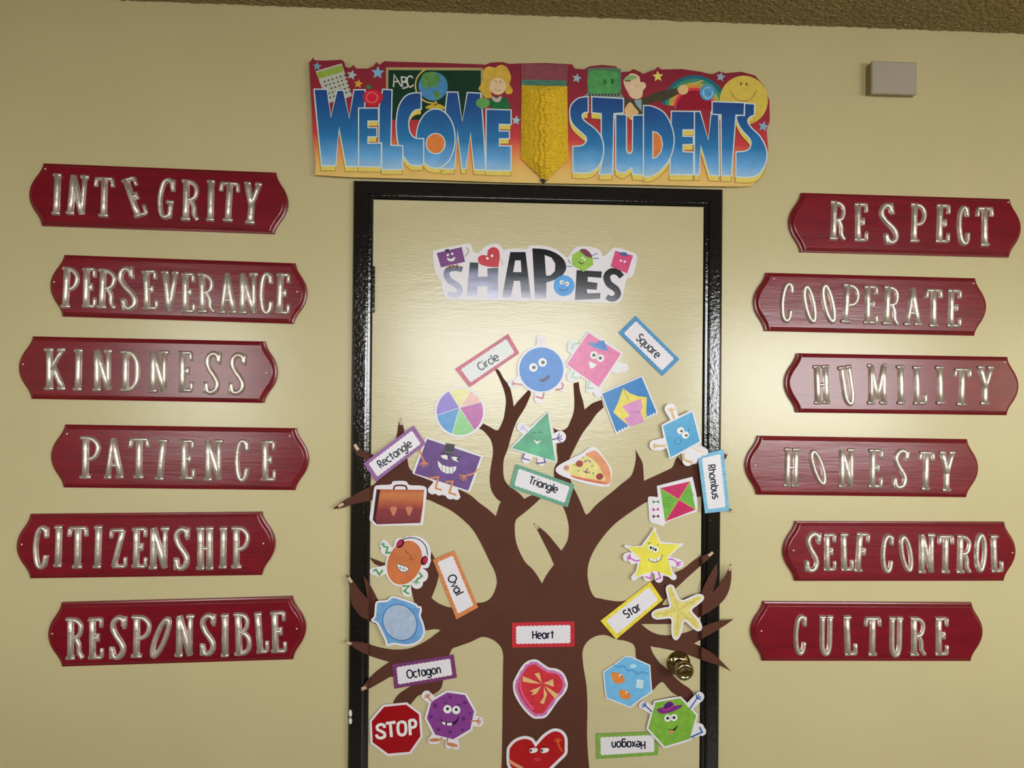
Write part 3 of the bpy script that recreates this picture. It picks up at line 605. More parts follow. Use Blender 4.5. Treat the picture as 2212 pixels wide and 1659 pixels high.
# ------------------------------------------------------------------ word cards
def arcp(cx, cy, rx, ry, a0, a1, n=10): return [(cx + rx * math.cos(math.radians(a0 + (a1 - a0) * i / n)), cy + ry * math.sin(math.radians(a0 + (a1 - a0) * i / n))) for i in range(n + 1)]
GL = {
 'C': ([arcp(.65, .7, .62, .7, 48, 312, 14)], 1.25), 'i': ([[(.1, 0), (.1, 1)], [(.1, 1.28), (.1, 1.46)]], .36), 'r': ([[(.1, 0), (.1, 1)], arcp(.48, .52, .38, .46, 178, 75, 6)], .78),
 'c': ([arcp(.48, .5, .45, .5, 48, 312, 12)], .98), 'l': ([[(.1, 0), (.1, 1.5)]], .36), 'e': ([[(.05, .52), (.92, .52)] + arcp(.48, .5, .45, .5, 5, 310, 14)], 1.12),
 'S': ([arcp(.45, 1.05, .38, .35, 35, 265, 9) + arcp(.45, .36, .42, .36, 85, -145, 9)], 1.05), 'q': ([arcp(.47, .5, .43, .5, 0, 360, 16), [(.95, 1), (.95, -.48)]], 1.2),
 'u': ([[(.1, 1)] + arcp(.47, .4, .37, .4, 180, 360, 8) + [(.84, 1)], [(.86, .5), (.86, 0)]], 1.12), 'a': ([arcp(.47, .5, .43, .5, 0, 360, 16), [(.95, 1), (.95, 0)]], 1.2),
 'R': ([[(.1, 0), (.1, 1.4)], [(.1, 1.4), (.4, 1.4)] + arcp(.42, 1.04, .38, .36, 90, -90, 8) + [(.1, .68)], [(.42, .68), (.85, 0)]], 1.1),
 't': ([[(.38, 1.4), (.38, 0)], [(.02, 1), (.74, 1)]], .92), 'n': ([[(.1, 0), (.1, 1)], arcp(.48, .55, .38, .45, 175, 0, 8) + [(.86, 0)]], 1.12),
 'g': ([arcp(.47, .5, .43, .48, 0, 360, 16), [(.95, 1), (.95, -.1)] + arcp(.5, -.12, .45, .34, 0, -150, 8)], 1.2), 'T': ([[(0, 1.36), (1.0, 1.36)], [(.5, 1.36), (.5, 0)]], 1.12),
 'h': ([[(.1, 0), (.1, 1.5)], arcp(.48, .55, .38, .45, 175, 0, 8) + [(.86, 0)]], 1.12), 'o': ([arcp(.5, .5, .46, .5, 0, 360, 18)], 1.18),
 'm': ([[(.1, 0), (.1, 1)], arcp(.4, .6, .3, .4, 175, 0, 7) + [(.7, 0)], arcp(1.0, .6, .3, .4, 175, 0, 7) + [(1.3, 0)]], 1.56), 'b': ([[(.1, 0), (.1, 1.5)], arcp(.56, .5, .44, .5, 0, 360, 16)], 1.18),
 's': ([arcp(.4, .75, .32, .25, 35, 265, 8) + arcp(.4, .26, .36, .26, 85, -145, 8)], .92), 'O': ([arcp(.68, .7, .66, .7, 0, 360, 22)], 1.5), 'v': ([[(.04, 1), (.44, 0), (.84, 1)]], .98),
 'H': ([[(.1, 0), (.1, 1.4)], [(.95, 0), (.95, 1.4)], [(.1, .72), (.95, .72)]], 1.2), 'x': ([[(.05, 1), (.8, 0)], [(.8, 1), (.05, 0)]], .98),
 'A': ([[(.0, 0), (.55, 1.4), (1.1, 0)], [(.25, .5), (.85, .5)]], 1.3), 'B': ([[(.1, 0), (.1, 1.4), (.5, 1.4)] + arcp(.5, 1.08, .3, .32, 80, -90, 6) + [(.1, .75)], [(.5, .75)] + arcp(.5, .38, .4, .38, 80, -90, 7) + [(.1, 0)]], 1.1),
}
def text_strokes(word, ctr, dirv, xh, gap=.12):
    """strokes of a word centred at ctr (px), reading along dirv (px), x-height xh px; a number for dirv length = total width"""
    L_ = sum(GL[c][1] for c in word) ; tot = math.hypot(*dirv); k = tot / L_; ux = (dirv[0] / tot, dirv[1] / tot); uy = (ux[1], -ux[0])
    x = 0; out = []
    for c in word:
        for st in GL[c][0]:
            out.append([(ctr[0] + ux[0] * ((x + p[0]) * k - tot / 2) + uy[0] * (p[1] * xh - xh * .7), ctr[1] + ux[1] * ((x + p[0]) * k - tot / 2) + uy[1] * (p[1] * xh - xh * .7)) for p in st])
        x += GL[c][1]
    return out
def quad_pt(q, u, v):
    (ax, ay), (bx_, by_), (cx, cy), (dx, dy) = q     # TL TR BR BL
    return ((ax * (1 - u) + bx_ * u) * (1 - v) + (dx * (1 - u) + cx * u) * v, (ay * (1 - u) + by_ * u) * (1 - v) + (dy * (1 - u) + cy * u) * v)
def word_card(word, q, col, ctr, dirv, xh, dep, where):
    c = Cut('word_card', where, 'sign', quad_pt(q, .5, .5), dep, 'shape name cards on the door')
    m = M('card_' + word, C(*col), rough=.42, mottle=(70, .14), spec=.4)
    c.card([quad_pt(q, u, v) for u, v in ((0, 0), (.5, 0), (1, 0), (1, .5), (1, 1), (.5, 1), (0, 1), (0, .5))], m, name='border')
    e = []; mu, mv = .075, .17; ns, nt_ = 13, 5; du, dv = (1 - 2 * mu) / ns, (1 - 2 * mv) / nt_
    for i in range(ns):
        for k in range(5): a = PI * k / 4; e.append((mu + du * (i + .5) - math.cos(a) * du / 2, mv - math.sin(a) * .035))
    for i in range(nt_):
        for k in range(1, 5): a = PI * k / 4; e.append((1 - mu + math.sin(a) * .013, mv + dv * (i + .5) - math.cos(a) * dv / 2))
    for i in range(ns):
        for k in range(1, 5): a = PI * k / 4; e.append((1 - mu - du * (i + .5) + math.cos(a) * du / 2, 1 - mv + math.sin(a) * .035))
    for i in range(nt_):
        for k in range(1, 4 if i == nt_ - 1 else 5): a = PI * k / 4; e.append((mu - math.sin(a) * .013, 1 - mv - dv * (i + .5) + math.cos(a) * dv / 2))
    c.poly('scalloped_panel', [quad_pt(q, u, v) for u, v in e], m_paper if word != 'Circle' else ink(208, 212, 214, .78, .02), 1, label='white panel with scalloped edge')
    c.rib('lettering', text_strokes(word, ctr, dirv, xh), 3.0, INK, 2, label='dark printed word ' + word.lower())
    return c
def lindep(px0, d0, px1, d1, y=1000):
    x0, x1 = W(px0, y, d0).x, W(px1, y, d1).x
    return lambda x: d0 + (d1 - d0) * max(0, min(1, (x - x0) / (x1 - x0)))
D1 = -.0080
word_card('Circle', [(983, 797), (1098, 721), (1122, 763), (1014, 837)], (205, 118, 140), (1055, 781), (43, -26), 12.0, D1 - .001, 'pink bordered word card reading circle, tilted up to the right')
word_card('Square', [(1373, 682), (1468, 776), (1431, 812), (1336, 719)], (62, 138, 192), (1402, 748), (46, 44), 12.0, D1, 'blue bordered word card reading square, tilted steeply beside the top branches')
word_card('Rectangle', [(785, 1001), (893, 919), (920, 959), (812, 1041)], (138, 88, 150), (853, 980), (70, -50), 12.0, lindep(785, -.0255, 925, -.014), 'purple bordered word card reading rectangle, overlapping the black frame')
word_card('Triangle', [(1114, 1002), (1241, 1047), (1226, 1096), (1101, 1053)], (92, 152, 128), (1175, 1047), (62, 22), 11.5, D1 - .0012, 'green bordered word card reading triangle, below the green triangle')
word_card('Rhombus', [(1563, 970), (1576, 1103), (1523, 1109), (1507, 984)], (112, 172, 205), (1542, 1041), (11, 74), 11.0, -.0262, 'light blue bordered word card reading rhombus, hung sideways over the black frame')
word_card('Oval', [(981, 1189), (1033, 1312), (986, 1338), (935, 1209)], (200, 122, 72), (984, 1264), (20, 42), 12.5, D1, 'orange bordered word card reading oval, hung sideways')
word_card('Star', [(1297, 1341), (1405, 1257), (1432, 1296), (1331, 1381)], (218, 200, 60), (1366, 1318), (34, -21), 12.5, D1 - .0012, 'yellow bordered word card reading star, tilted up to the right')
word_card('Heart', [(1106, 1345), (1241, 1342), (1241, 1397), (1106, 1399)], (186, 36, 50), (1174, 1371), (48, -1), 12.0, D1, 'red bordered word card reading heart, on the tree trunk')
word_card('Octagon', [(847, 1435), (980, 1414), (987, 1464), (852, 1488)], (112, 52, 104), (916, 1451), (74, -12), 12.5, D1, 'purple bordered word card reading octagon, above the stop sign')
word_card('Hexagon', [(1422, 1631), (1289, 1640), (1288, 1585), (1422, 1580)], (120, 160, 70), (1357, 1610), (-74, 1), 12.0, D1, 'green bordered word card reading hexagon, hung upside down')

# ------------------------------------------------------------------ shape characters
GRP = 'shape cut-outs on the paper tree'
def fan(c, name, x, y, ang, r, mat, k, w=1.7):
    return c.rib(name, [[(x, y), (x + r * math.cos(math.radians(ang + d)), y + r * math.sin(math.radians(ang + d)))] for d in (-55, -18, 18, 55)], w, mat, k)
def eyes(c, lst, r, pr, k=3, dx=0, dy=0):
    for (x, y) in lst:
        e = c.poly('eye', ell(x, y, r, r * 1.02, n=20), WHT, k, label='white of the eye')
        c.poly('pupil', ell(x + dx, y + dy, pr, n=12), INK, k + 1)
# 1 blue circle
z = Z(960, 670, .2441); P = lambda x, y: z([(x, y)])[0]
c = Cut('shape_cutout', 'blue smiling circle character cut-out with thin red arms', 'cut-out', P(858, 525), D1 - .0035, GRP)
ctr = P(858, 525)
c.card(star_outline(ctr, [(*ctr, 52.5), (*P(855, 262), 11), (*P(855, 300), 10), (*P(602, 648), 10), (*P(640, 650), 9), (*P(835, 785), 10), (*P(1040, 680), 10)]))
c.poly('body', ell(*ctr, 47.6, n=48), ink(28, 118, 202), 1)
red = ink(186, 70, 58); red_glare = ink(222, 200, 226, .78)  # second ink: the red arm paled by painted window glare
c.rib('arm', z([(690, 658), (650, 655), (615, 650)]), 2.6, red, 2); fan(c, 'hand', *P(620, 650), 185, 7, red, 2)
c.rib('arm', z([(855, 330), (855, 275)]), 2.6, red_glare, 2); fan(c, 'hand', *P(855, 285), -90, 8, red_glare, 2)
c.rib('leg', z([(1035, 640), (1052, 665), (1040, 695), (990, 706)]), 3, red, 2)
c.rib('leg', z([(882, 728), (868, 782), (808, 764)]), 3, red, 2)
eyes(c, [P(787, 507), P(868, 462)], 9.2, 4, dx=1, dy=0)
c.poly('mouth', z([(832, 618), (880, 604), (915, 580), (935, 572), (926, 602), (890, 632), (858, 636)]), ink(18, 24, 60), 3)
# 2 pink square
sq = z([(1275, 200), (1562, 385), (1367, 682), (1083, 480)])
c = Cut('shape_cutout', 'pink square character cut-out wearing a small blue hat', 'cut-out', P(1320, 440), D1 - .0008, GRP)
ctr = P(1322, 440)
c.card(star_outline(ctr, [sq, (*P(1135, 310), 11), (*P(1120, 345), 9), (*P(1130, 590), 12), (*P(1590, 510), 10), (*P(1530, 525), 9), (*P(1290, 690), 11), (*P(1360, 735), 9)], 4.5))
grn = ink(150, 196, 150); grn_glare = ink(205, 216, 205, .78)  # second ink: the green arm whitened by painted window glare
c.poly('body', sq, ink(214, 108, 160), 1)
c.poly('hat_brim', z(ell(1362, 322, 92, 20, -18)), ink(66, 130, 200), 2); c.poly('hat_crown', z([(1328, 316), (1352, 282), (1395, 268), (1412, 270), (1435, 318), (1432, 348)]), ink(46, 112, 190), 2.5)
c.rib('arm', z([(1205, 296), (1140, 298), (1128, 345)]), 3, grn, 2); c.rib('arm', z([(1480, 545), (1540, 520), (1598, 508)]), 3, grn_glare, 2)
c.rib('leg', z([(1150, 540), (1128, 592), (1182, 602)]), 3, grn, 2); c.rib('leg', z([(1285, 625), (1264, 690), (1322, 690)]), 3, grn, 2)
eyes(c, [P(1323, 398), P(1380, 424)], 8.2, 3.6)
c.poly('mouth', z([(1278, 448), (1298, 462), (1350, 478), (1325, 508), (1300, 518), (1284, 500)]), WHT, 3)
# 3 tasselled blue square picture
c = Cut('shape_cutout', 'square picture of a blue blanket with yellow and pink', 'cut-out', P(1640, 840), D1 - .0010, GRP)
q3 = z([(1380, 735), (1752, 576), (1892, 912), (1518, 1098)])
c.card([quad_pt(q3, u, v) for u, v in ((0, 0), (1, 0), (1, 1), (0, 1))])
fr = [(.03, .03), (.97, .03), (.975, .93)]; nfr = 14
for i in range(nfr): fr += [(.97 - .94 * (i + .5) / nfr, .99), (.97 - .94 * (i + 1) / nfr, .93)] if not 4 <= i <= 8 else [(.97 - .94 * (i + 1) / nfr, .955)]
c.poly('blue_cloth', [quad_pt(q3, u, v) for u, v in fr], ink(22, 118, 190), 1)
c.poly('yellow_panel', z([(1580, 690), (1640, 735), (1715, 762), (1792, 770), (1786, 870), (1788, 955), (1755, 985), (1640, 1030), (1560, 965), (1494, 902), (1536, 820), (1562, 745)]), ink(226, 206, 88), 2)
c.poly('pink_panel', z([(1572, 852), (1660, 812), (1742, 785), (1752, 850), (1738, 905), (1768, 990), (1640, 1032), (1590, 960), (1640, 935), (1612, 900)]), ink(206, 138, 192), 3)
c.rib('seam', z([(1585, 700), (1612, 760), (1632, 802)]), 1.3, ink(120, 110, 60), 3)
c.rib('seam', z([(1655, 905), (1700, 898), (1735, 905)]), 1.0, ink(150, 90, 150), 4)
# 4 beach ball
z = Z(700, 820, .2441); P = lambda x, y: z([(x, y)])[0]
bc = P(1202, 285); hub = P(1200, 248); rr = 50
c = Cut('shape_cutout', 'round beach ball cut-out with rainbow coloured segments', 'cut-out', bc, D1, GRP)
c.card(ell(*bc, 54.5, n=60))
angs = [(118, 62, (220, 214, 150)), (62, 25, (226, 176, 170)), (25, -52, (176, 84, 160)), (-52, -110, (132, 196, 132)), (-110, -172, (74, 144, 206)), (-172, -242, (128, 108, 200))]
for a0, a1, col in angs:
    c.poly('segment', [hub] + ell(*bc, rr, n=12, a0=a0, a1=a1), ink(*col), 1)
c.rib('seam', [[hub, ell(*bc, rr, n=1, a0=a0, a1=a0 + 1)[0]] for a0, _, _ in angs], 1.1, WHT, 2)
# 5 green triangle
z = Z(1000, 780, .1808); P = lambda x, y: z([(x, y)])[0]
tri = z([(1015, 612), (1105, 1198), (585, 1040)])
c = Cut('shape_cutout', 'green triangle character cut-out with purple hands and feet', 'cut-out', P(920, 980), D1 - .0030, GRP)
ctr = P(915, 985)
c.card(star_outline(ctr, [tri, (*P(1160, 905), 13), (*P(1115, 920), 10), (*P(705, 790), 11), (*P(760, 830), 9), (*P(760, 1170), 10), (*P(940, 1200), 9)], 4.5))
pur = ink(92, 74, 150); pur_glare = ink(186, 172, 206)  # second ink: the purple hand with glare painted into its colour
c.poly('body', tri, M('ink_teal', C(72, 160, 122), rough=.34, mottle=(22, .35)), 1)
c.rib('arm', z([(1065, 938), (1125, 925)]), 3, pur, 2); fan(c, 'hand', *P(1125, 922), -8, 12, pur, 2, 2.4)
c.rib('arm', z([(790, 850), (730, 805)]), 2.6, pur_glare, 2); fan(c, 'hand', *P(730, 805), 215, 10, pur_glare, 2, 2)
c.rib('leg', z([(735, 1100), (712, 1162), (800, 1185)]), 2.8, pur, 2); c.rib('leg', z([(968, 1160), (985, 1212), (880, 1222)]), 3, pur, 2)
c.rib('eye', z([(820, 868), (850, 850), (878, 868)]), 1.6, ink(40, 96, 80), 2); c.rib('eye', z([(900, 858), (925, 845), (950, 862)]), 1.6, ink(40, 96, 80), 2)
c.poly('mouth', z([(835, 935), (885, 962), (938, 948), (885, 995)]), WHT, 2)
# 6 pizza slice
z = Z(1200, 920, .1989); P = lambda x, y: z([(x, y)])[0]
c = Cut('shape_cutout', 'pizza slice cut-out with red pepperoni rounds', 'cut-out', P(330, 470), D1 - .0034, GRP)
c.card(smooth(z([(2, 490), (30, 432), (150, 365), (290, 295), (360, 240), (440, 236), (520, 330), (590, 430), (614, 520), (592, 640), (545, 660), (400, 645), (250, 605), (80, 548)]), 3))
c.poly('crust', smooth(z([(325, 318), (370, 285), (430, 268), (500, 330), (575, 440), (600, 550), (572, 632), (400, 600), (200, 560), (180, 530), (440, 420)]), 3), ink(214, 142, 102), 1)
c.poly('cheese', smooth(z([(80, 462), (110, 430), (220, 398), (325, 330), (420, 372), (490, 470), (535, 560), (530, 596), (400, 578), (230, 548), (130, 505)]), 3), ink(218, 206, 132), 2)
c.rib('baked_edge', smooth(z([(185, 552), (300, 582), (430, 608), (560, 632)]), 3, False), [2, 3, 3.4, 3.4, 3.4, 3.4, 3.4, 3.4, 3, 2], ink(198, 92, 66), 3)
for (x, y, r, cc_) in ((260, 410, 40, (150, 58, 50)), (480, 550, 40, (150, 52, 56)), (118, 455, 30, (196, 128, 134))): c.poly('pepperoni', z(ell(x, y, r, r * .9, 20)), ink(*cc_), 4)
for (x, y, a) in ((325, 385, 30), (370, 385, -40), (340, 480, 60), (355, 505, 0), (320, 500, -30)): c.poly('mushroom', z(ell(x, y, 26, 9, a, n=12)), ink(150, 122, 130), 4)
for (x, y) in ((250, 488), (398, 435), (205, 425), (410, 515), (300, 345)): c.poly('herb', z(ell(x, y, 13, 9, 30, n=10)), ink(120, 160, 84), 4)
# 7 purple rectangle
z = Z(700, 820, .2441); P = lambda x, y: z([(x, y)])[0]
q7 = z([(912, 525), (1387, 684), (1276, 982), (800, 830)])
c = Cut('shape_cutout', 'purple rectangle character cut-out with black top hat and toothy grin', 'cut-out', P(1095, 755), D1 - .0022, GRP)
ctr = P(1095, 800)
c.card(star_outline(ctr, [q7, (*P(960, 975), 10), (*P(1020, 985), 10), (*P(1068, 985), 10), (*P(1120, 1015), 11), (*P(1172, 1028), 9), (*P(1000, 930), 10)], 5))
c.poly('body', q7, M('ink_violet', C(92, 52, 128), rough=.42, mottle=(34, .28)), 1)
org = ink(204, 128, 72)
c.poly('top_hat', z([(1076, 563), (1158, 575), (1148, 640), (1160, 662), (1040, 648), (1066, 632)]), ink(20, 18, 28, mot=.02), 2)
c.rib('hat_band', z([(1066, 636), (1150, 648)]), 1.8, ink(96, 120, 92), 3)
c.rib('arm', smooth(z([(848, 612), (858, 665), (885, 725)]), 3, False), 3.2, org, 2); fan(c, 'hand', *P(886, 725), 90, 12, org, 2, 2.6)
c.rib('arm', smooth(z([(1362, 790), (1320, 832), (1240, 852)]), 3, False), 3.2, org, 2); fan(c, 'hand', *P(1245, 850), 130, 12, org, 2, 2.6)
c.rib('leg', z([(925, 872), (1012, 862), (988, 962), (1042, 978)]), 4, org, 3); c.rib('leg', z([(1075, 905), (1140, 900), (1108, 1002), (1172, 1022)]), 4, org, 3)
c.poly('eye', z([(1030, 672), (1075, 665), (1118, 690), (1085, 708), (1048, 695)]), WHT, 3); c.poly('eye', z([(1125, 685), (1165, 680), (1200, 702), (1185, 728), (1145, 715)]), WHT, 3)
c.poly('pupil', z(ell(1105, 688, 13, n=12)), INK, 4); c.poly('pupil', z(ell(1186, 706, 13, n=12)), INK, 4)
c.rib('brow', z([(1020, 655), (1100, 662), (1205, 690)]), 1.8, ink(30, 16, 46), 4)
c.poly('grin', z([(1004, 715), (1045, 755), (1110, 775), (1172, 768), (1165, 800), (1138, 830), (1080, 832), (1035, 805), (1012, 765)]), WHT, 3)
c.rib('tooth_gap', [z([(1044, 755), (1046, 808)]), z([(1075, 768), (1078, 830)]), z([(1110, 775), (1110, 832)]), z([(1142, 774), (1138, 826)])], 1.1, ink(60, 36, 90), 4)
# 8 briefcase
z = Z(700, 980, .1808); P = lambda x, y: z([(x, y)])[0]
c = Cut('shape_cutout', 'orange and dark red briefcase cut-out with two buckles', 'cut-out', P(880, 620), D1 - .0010, GRP)
c.card(smooth(z([(542, 775), (578, 560), (600, 410), (640, 378), (795, 368), (815, 335), (870, 325), (980, 330), (1022, 375), (1180, 385), (1228, 440), (1205, 640), (1185, 830), (1150, 855), (880, 858), (625, 860), (575, 815)]), 3))
zt, zb = P(880, 425)[1], P(880, 845)[1]; rz = root_loc(c.root).z; g0, g1 = W(860, zb, c.dep).z - rz, W(860, zt, c.dep).z - rz; gl = g1 - g0
m = M('leather_print', (.3, .1, .05), rough=.42, mottle=(50, .12), grad=[(g0, C(104, 22, 34)), (g0 + gl * .42, C(128, 26, 34)), (g0 + gl * .62, C(168, 76, 38)), (g0 + gl * .85, C(190, 112, 52)), (g1, C(166, 72, 38))])
c.poly('case_body', z([(628, 425), (1196, 432), (1180, 640), (1150, 828), (632, 845), (582, 792), (600, 640)]), m, 1)
c.poly('case_side', z([(628, 425), (672, 432), (640, 640), (612, 770), (632, 845), (582, 792), (600, 640)]), ink(58, 16, 26), 2)
c.rib('handle', smooth(z([(830, 432), (846, 388), (905, 378), (975, 388), (988, 432)]), 3, False), 3.6, ink(92, 22, 24), 2)
for x in (830, 1016): c.poly('buckle', smooth(z([(x - 42, 645), (x, 632), (x + 42, 645), (x + 30, 690), (x, 745), (x - 30, 690)]), 3), ink(188, 122, 92), 2)
# 9 orange oval
z = Z(720, 1120, .1808); P = lambda x, y: z([(x, y)])[0]
c = Cut('shape_cutout', 'orange oval character cut-out wearing red headphones', 'cut-out', P(855, 525), D1 - .0022, GRP)
body = z(ell(852, 528, 200, 272, -22, 48)); ctr = P(855, 540)
c.card(star_outline(ctr, [body, (*P(610, 310), 10), (*P(620, 380), 10), (*P(480, 630), 8), (*P(540, 640), 10), (*P(880, 870), 11), (*P(905, 905), 6), (*P(1000, 770), 13), (*P(1050, 680), 15), (*P(1100, 550), 9), (*P(962, 412), 37), (*P(1100, 500), 12), (*P(795, 295), 12), (*P(880, 245), 6)], 4))
c.poly('body', body, M('ink_orange', C(190, 104, 52), rough=.42, mottle=(22, .16)), 1)
c.rib('headband', smooth(z([(835, 250), (930, 230), (1035, 258), (1105, 335), (1128, 440)]), 4, False), 2.0, ink(50, 62, 78), 2)
for (x, y, rt) in ((800, 300, -35), (1088, 502, -25)):
    e = c.poly('ear_cup', z(ell(x, y, 40, 58, rt)), ink(62, 14, 28), 3, label='dark and crimson ear cup'); c.poly('ear_pad', z(ell(x - 8 if x < 900 else x + 12, y - 5, 27, 42, rt)), ink(176, 36, 78), 4)
g9 = ink(86, 150, 84)
c.rib('arm', z([(685, 405), (630, 412), (650, 345), (590, 330)]), 4, g9, 2); fan(c, 'hand', *P(592, 320), -90, 6, g9, 2, 2)
c.rib('arm', z([(1025, 645), (1062, 690), (992, 735)]), 4, g9, 2); fan(c, 'hand', *P(992, 740), 95, 9, g9, 2, 2)
c.rib('leg', z([(592, 615), (548, 672), (510, 610), (475, 628)]), 4, g9, 2); c.rib('leg', z([(825, 808), (905, 808), (845, 868), (905, 902)]), 4, g9, 2)
c.rib('closed_eye', [smooth(z([(862, 372), (872, 402), (905, 422)]), 3, False), smooth(z([(930, 435), (918, 478), (965, 498)]), 3, False)], 1.4, ink(116, 60, 34), 3)
c.poly('grin', smooth(z([(758, 548), (830, 560), (898, 592), (882, 628), (830, 642), (785, 612)]), 3), WHT, 3)
c.rib('grin_line', smooth(z([(758, 548), (830, 560), (898, 592), (882, 628), (830, 642), (785, 612)]), 3), 1.1, INK, 4, closed=True)
c.rib('tooth_gap', [z([(770, 580), (880, 612)]), z([(805, 556), (798, 620)]), z([(845, 570), (832, 640)])], .9, INK, 4.3)
# 10 blue plate
z = Z(720, 1180, .1808); P = lambda x, y: z([(x, y)])[0]
c = Cut('shape_cutout', 'pale blue oval plate cut-out with wavy rim', 'cut-out', P(795, 910), lindep(800, -.0250, 925, D1 - .0010, 1340), GRP)
o10 = smooth(z([(452, 872), (488, 832), (500, 690), (535, 652), (640, 642), (700, 596), (800, 615), (980, 680), (1010, 712), (1052, 722), (1056, 785), (1045, 830), (1085, 940), (1096, 1040), (1050, 1125), (960, 1182), (850, 1194), (720, 1175), (640, 1196), (618, 1130), (580, 1050), (520, 930), (468, 905)]), 3)
c.card(o10); c.poly('rim', inset(o10, 4.2), ink(104, 152, 200, mot=.14), 1)
c.poly('bowl', z(ell(795, 910, 190, 218, 32, 44)), ink(160, 176, 204), 2); c.rib('rim_line', z(ell(795, 910, 196, 224, 32, 44)), 2.2, ink(62, 112, 176), 3, closed=True)
# 11 yellow star
z = Z(1280, 1110, .1748); P = lambda x, y: z([(x, y)])[0]
st = z([(765, 200), (832, 366), (1085, 382), (925, 530), (985, 775), (765, 705), (530, 775), (595, 555), (435, 408), (625, 410)])
c = Cut('shape_cutout', 'yellow star character cut-out with pink arms and a wide grin', 'cut-out', P(760, 500), D1 - .0080, GRP)
ctr = P(762, 520)
c.card(star_outline(ctr, [st, (*P(432, 535), 10), (*P(500, 575), 8), (*P(1065, 615), 10), (*P(1010, 600), 10), (*P(680, 780), 9), (*P(820, 800), 9), (*P(1000, 780), 7), (*P(515, 785), 7), (*P(1095, 380), 4), (*P(415, 400), 4), (*P(765, 190), 4)], 5, n=200))
c.poly('body', st, M('ink_yellow', C(218, 208, 66), rough=.42, mottle=(28, .10)), 1)
mg = ink(190, 84, 180)
c.rib('arm', smooth(z([(590, 572), (530, 580), (470, 548)]), 3, False), 2.6, mg, 2); fan(c, 'hand', *P(470, 548), 205, 9, mg, 2, 2.4)
c.rib('arm', smooth(z([(935, 562), (1000, 566), (1045, 605)]), 3, False), 2.6, mg, 2); fan(c, 'hand', *P(1045, 605), 40, 9, mg, 2, 2.4)
c.rib('leg', z([(738, 715), (715, 800), (652, 775)]), 3, mg, 2); c.rib('leg', z([(812, 715), (842, 792), (782, 812)]), 3, mg, 2)
eyes(c, [P(722, 418), P(778, 442)], 6.6, 2.9)
c.rib('brow', [z([(690, 375), (700, 356), (722, 358)]), z([(795, 385), (820, 388)])], 1.3, INK, 3)
c.poly('grin', smooth(z([(690, 548), (780, 558), (852, 518), (838, 565), (775, 598), (710, 585)]), 3), WHT, 3)
c.rib('grin_line', smooth(z([(690, 548), (712, 584), (775, 598), (838, 565), (866, 500)]), 3, False), 1.3, INK, 4)
c.rib('tooth_gap', [z([(745, 560), (748, 592)]), z([(790, 556), (795, 590)])], .9, INK, 4)
# 12 starfish
c = Cut('shape_cutout', 'pale yellow starfish cut-out with rounded arms', 'cut-out', P(1050, 1200), lindep(1405, D1 - .0040, 1518, -.0250, 1310), GRP)
o12 = smooth(z([(903, 920), (945, 875), (1002, 888), (1035, 970), (1075, 1045), (1125, 1062), (1220, 1020), (1310, 988), (1372, 1010), (1372, 1062), (1310, 1120), (1228, 1190), (1290, 1270), (1348, 1360), (1348, 1430), (1295, 1452), (1222, 1400), (1135, 1330), (1112, 1420), (1090, 1500), (1040, 1562), (988, 1530), (972, 1420), (970, 1302), (880, 1300), (790, 1306), (733, 1272), (733, 1220), (790, 1180), (890, 1155), (948, 1140), (930, 1050)]), 3)
c.card(o12); c.poly('body', inset(o12, 4.4), M('ink_sand', C(208, 196, 112), rough=.45, mottle=(60, .14)), 1)
c.rib('arm_ridge', [z([(1055, 1180), (965, 930)]), z([(1060, 1180), (1320, 1040)]), z([(1065, 1200), (1300, 1400)]), z([(1055, 1210), (1040, 1500)]), z([(1045, 1195), (790, 1240)])], 1.8, ink(200, 180, 92), 2)
# 13 kite
z = Z(1200, 920, .1989); P = lambda x, y: z([(x, y)])[0]
c = Cut('shape_cutout', 'green and magenta kite cut-out with small bows on its tail', 'cut-out', P(1320, 810), D1 - .0014, GRP)
c.card(smooth(z([(1003, 790), (1030, 766), (1112, 775, 1), (1100, 652, 1), (1488, 552, 1), (1540, 800), (1535, 930, 1), (1290, 1010), (1200, 1052), (1170, 1088), (1110, 1070), (1025, 1035), (1012, 900)]), 3))
A_, B_, C_, D_, O_ = (1137, 676), (1462, 602), (1522, 910), (1190, 1040), (1332, 802)
mag, kg = ink(188, 34, 94), ink(108, 172, 66)
c.poly('panel', z([A_, B_, O_]), mag, 1); c.poly('panel', z([B_, C_, O_]), kg, 1); c.poly('panel', z([C_, D_, O_]), mag, 1); c.poly('panel', z([D_, A_, O_]), kg, 1)
c.rib('cross_spar', [z([A_, C_]), z([B_, D_])], 1.8, ink(190, 150, 90), 2)
for (x, y) in ((1215, 835), (1440, 765)):
    c.rib('spiral', [(z([(x + r * math.cos(a) * .9, y + r * math.sin(a))])[0]) for a, r in [(i * .5, 8 + i * 2.4) for i in range(26)]], 1.0, ink(66, 130, 44), 2)
for (x, y, col) in ((1090, 825, (60, 130, 100)), (1088, 908, (186, 60, 140)), (1090, 982, (80, 30, 70))):
    c.polys('bow', [z([(x, y), (x - 36, y - 20), (x - 32, y + 22)]), z([(x, y), (x + 34, y - 20), (x + 36, y + 16)])], ink(*col), 1)
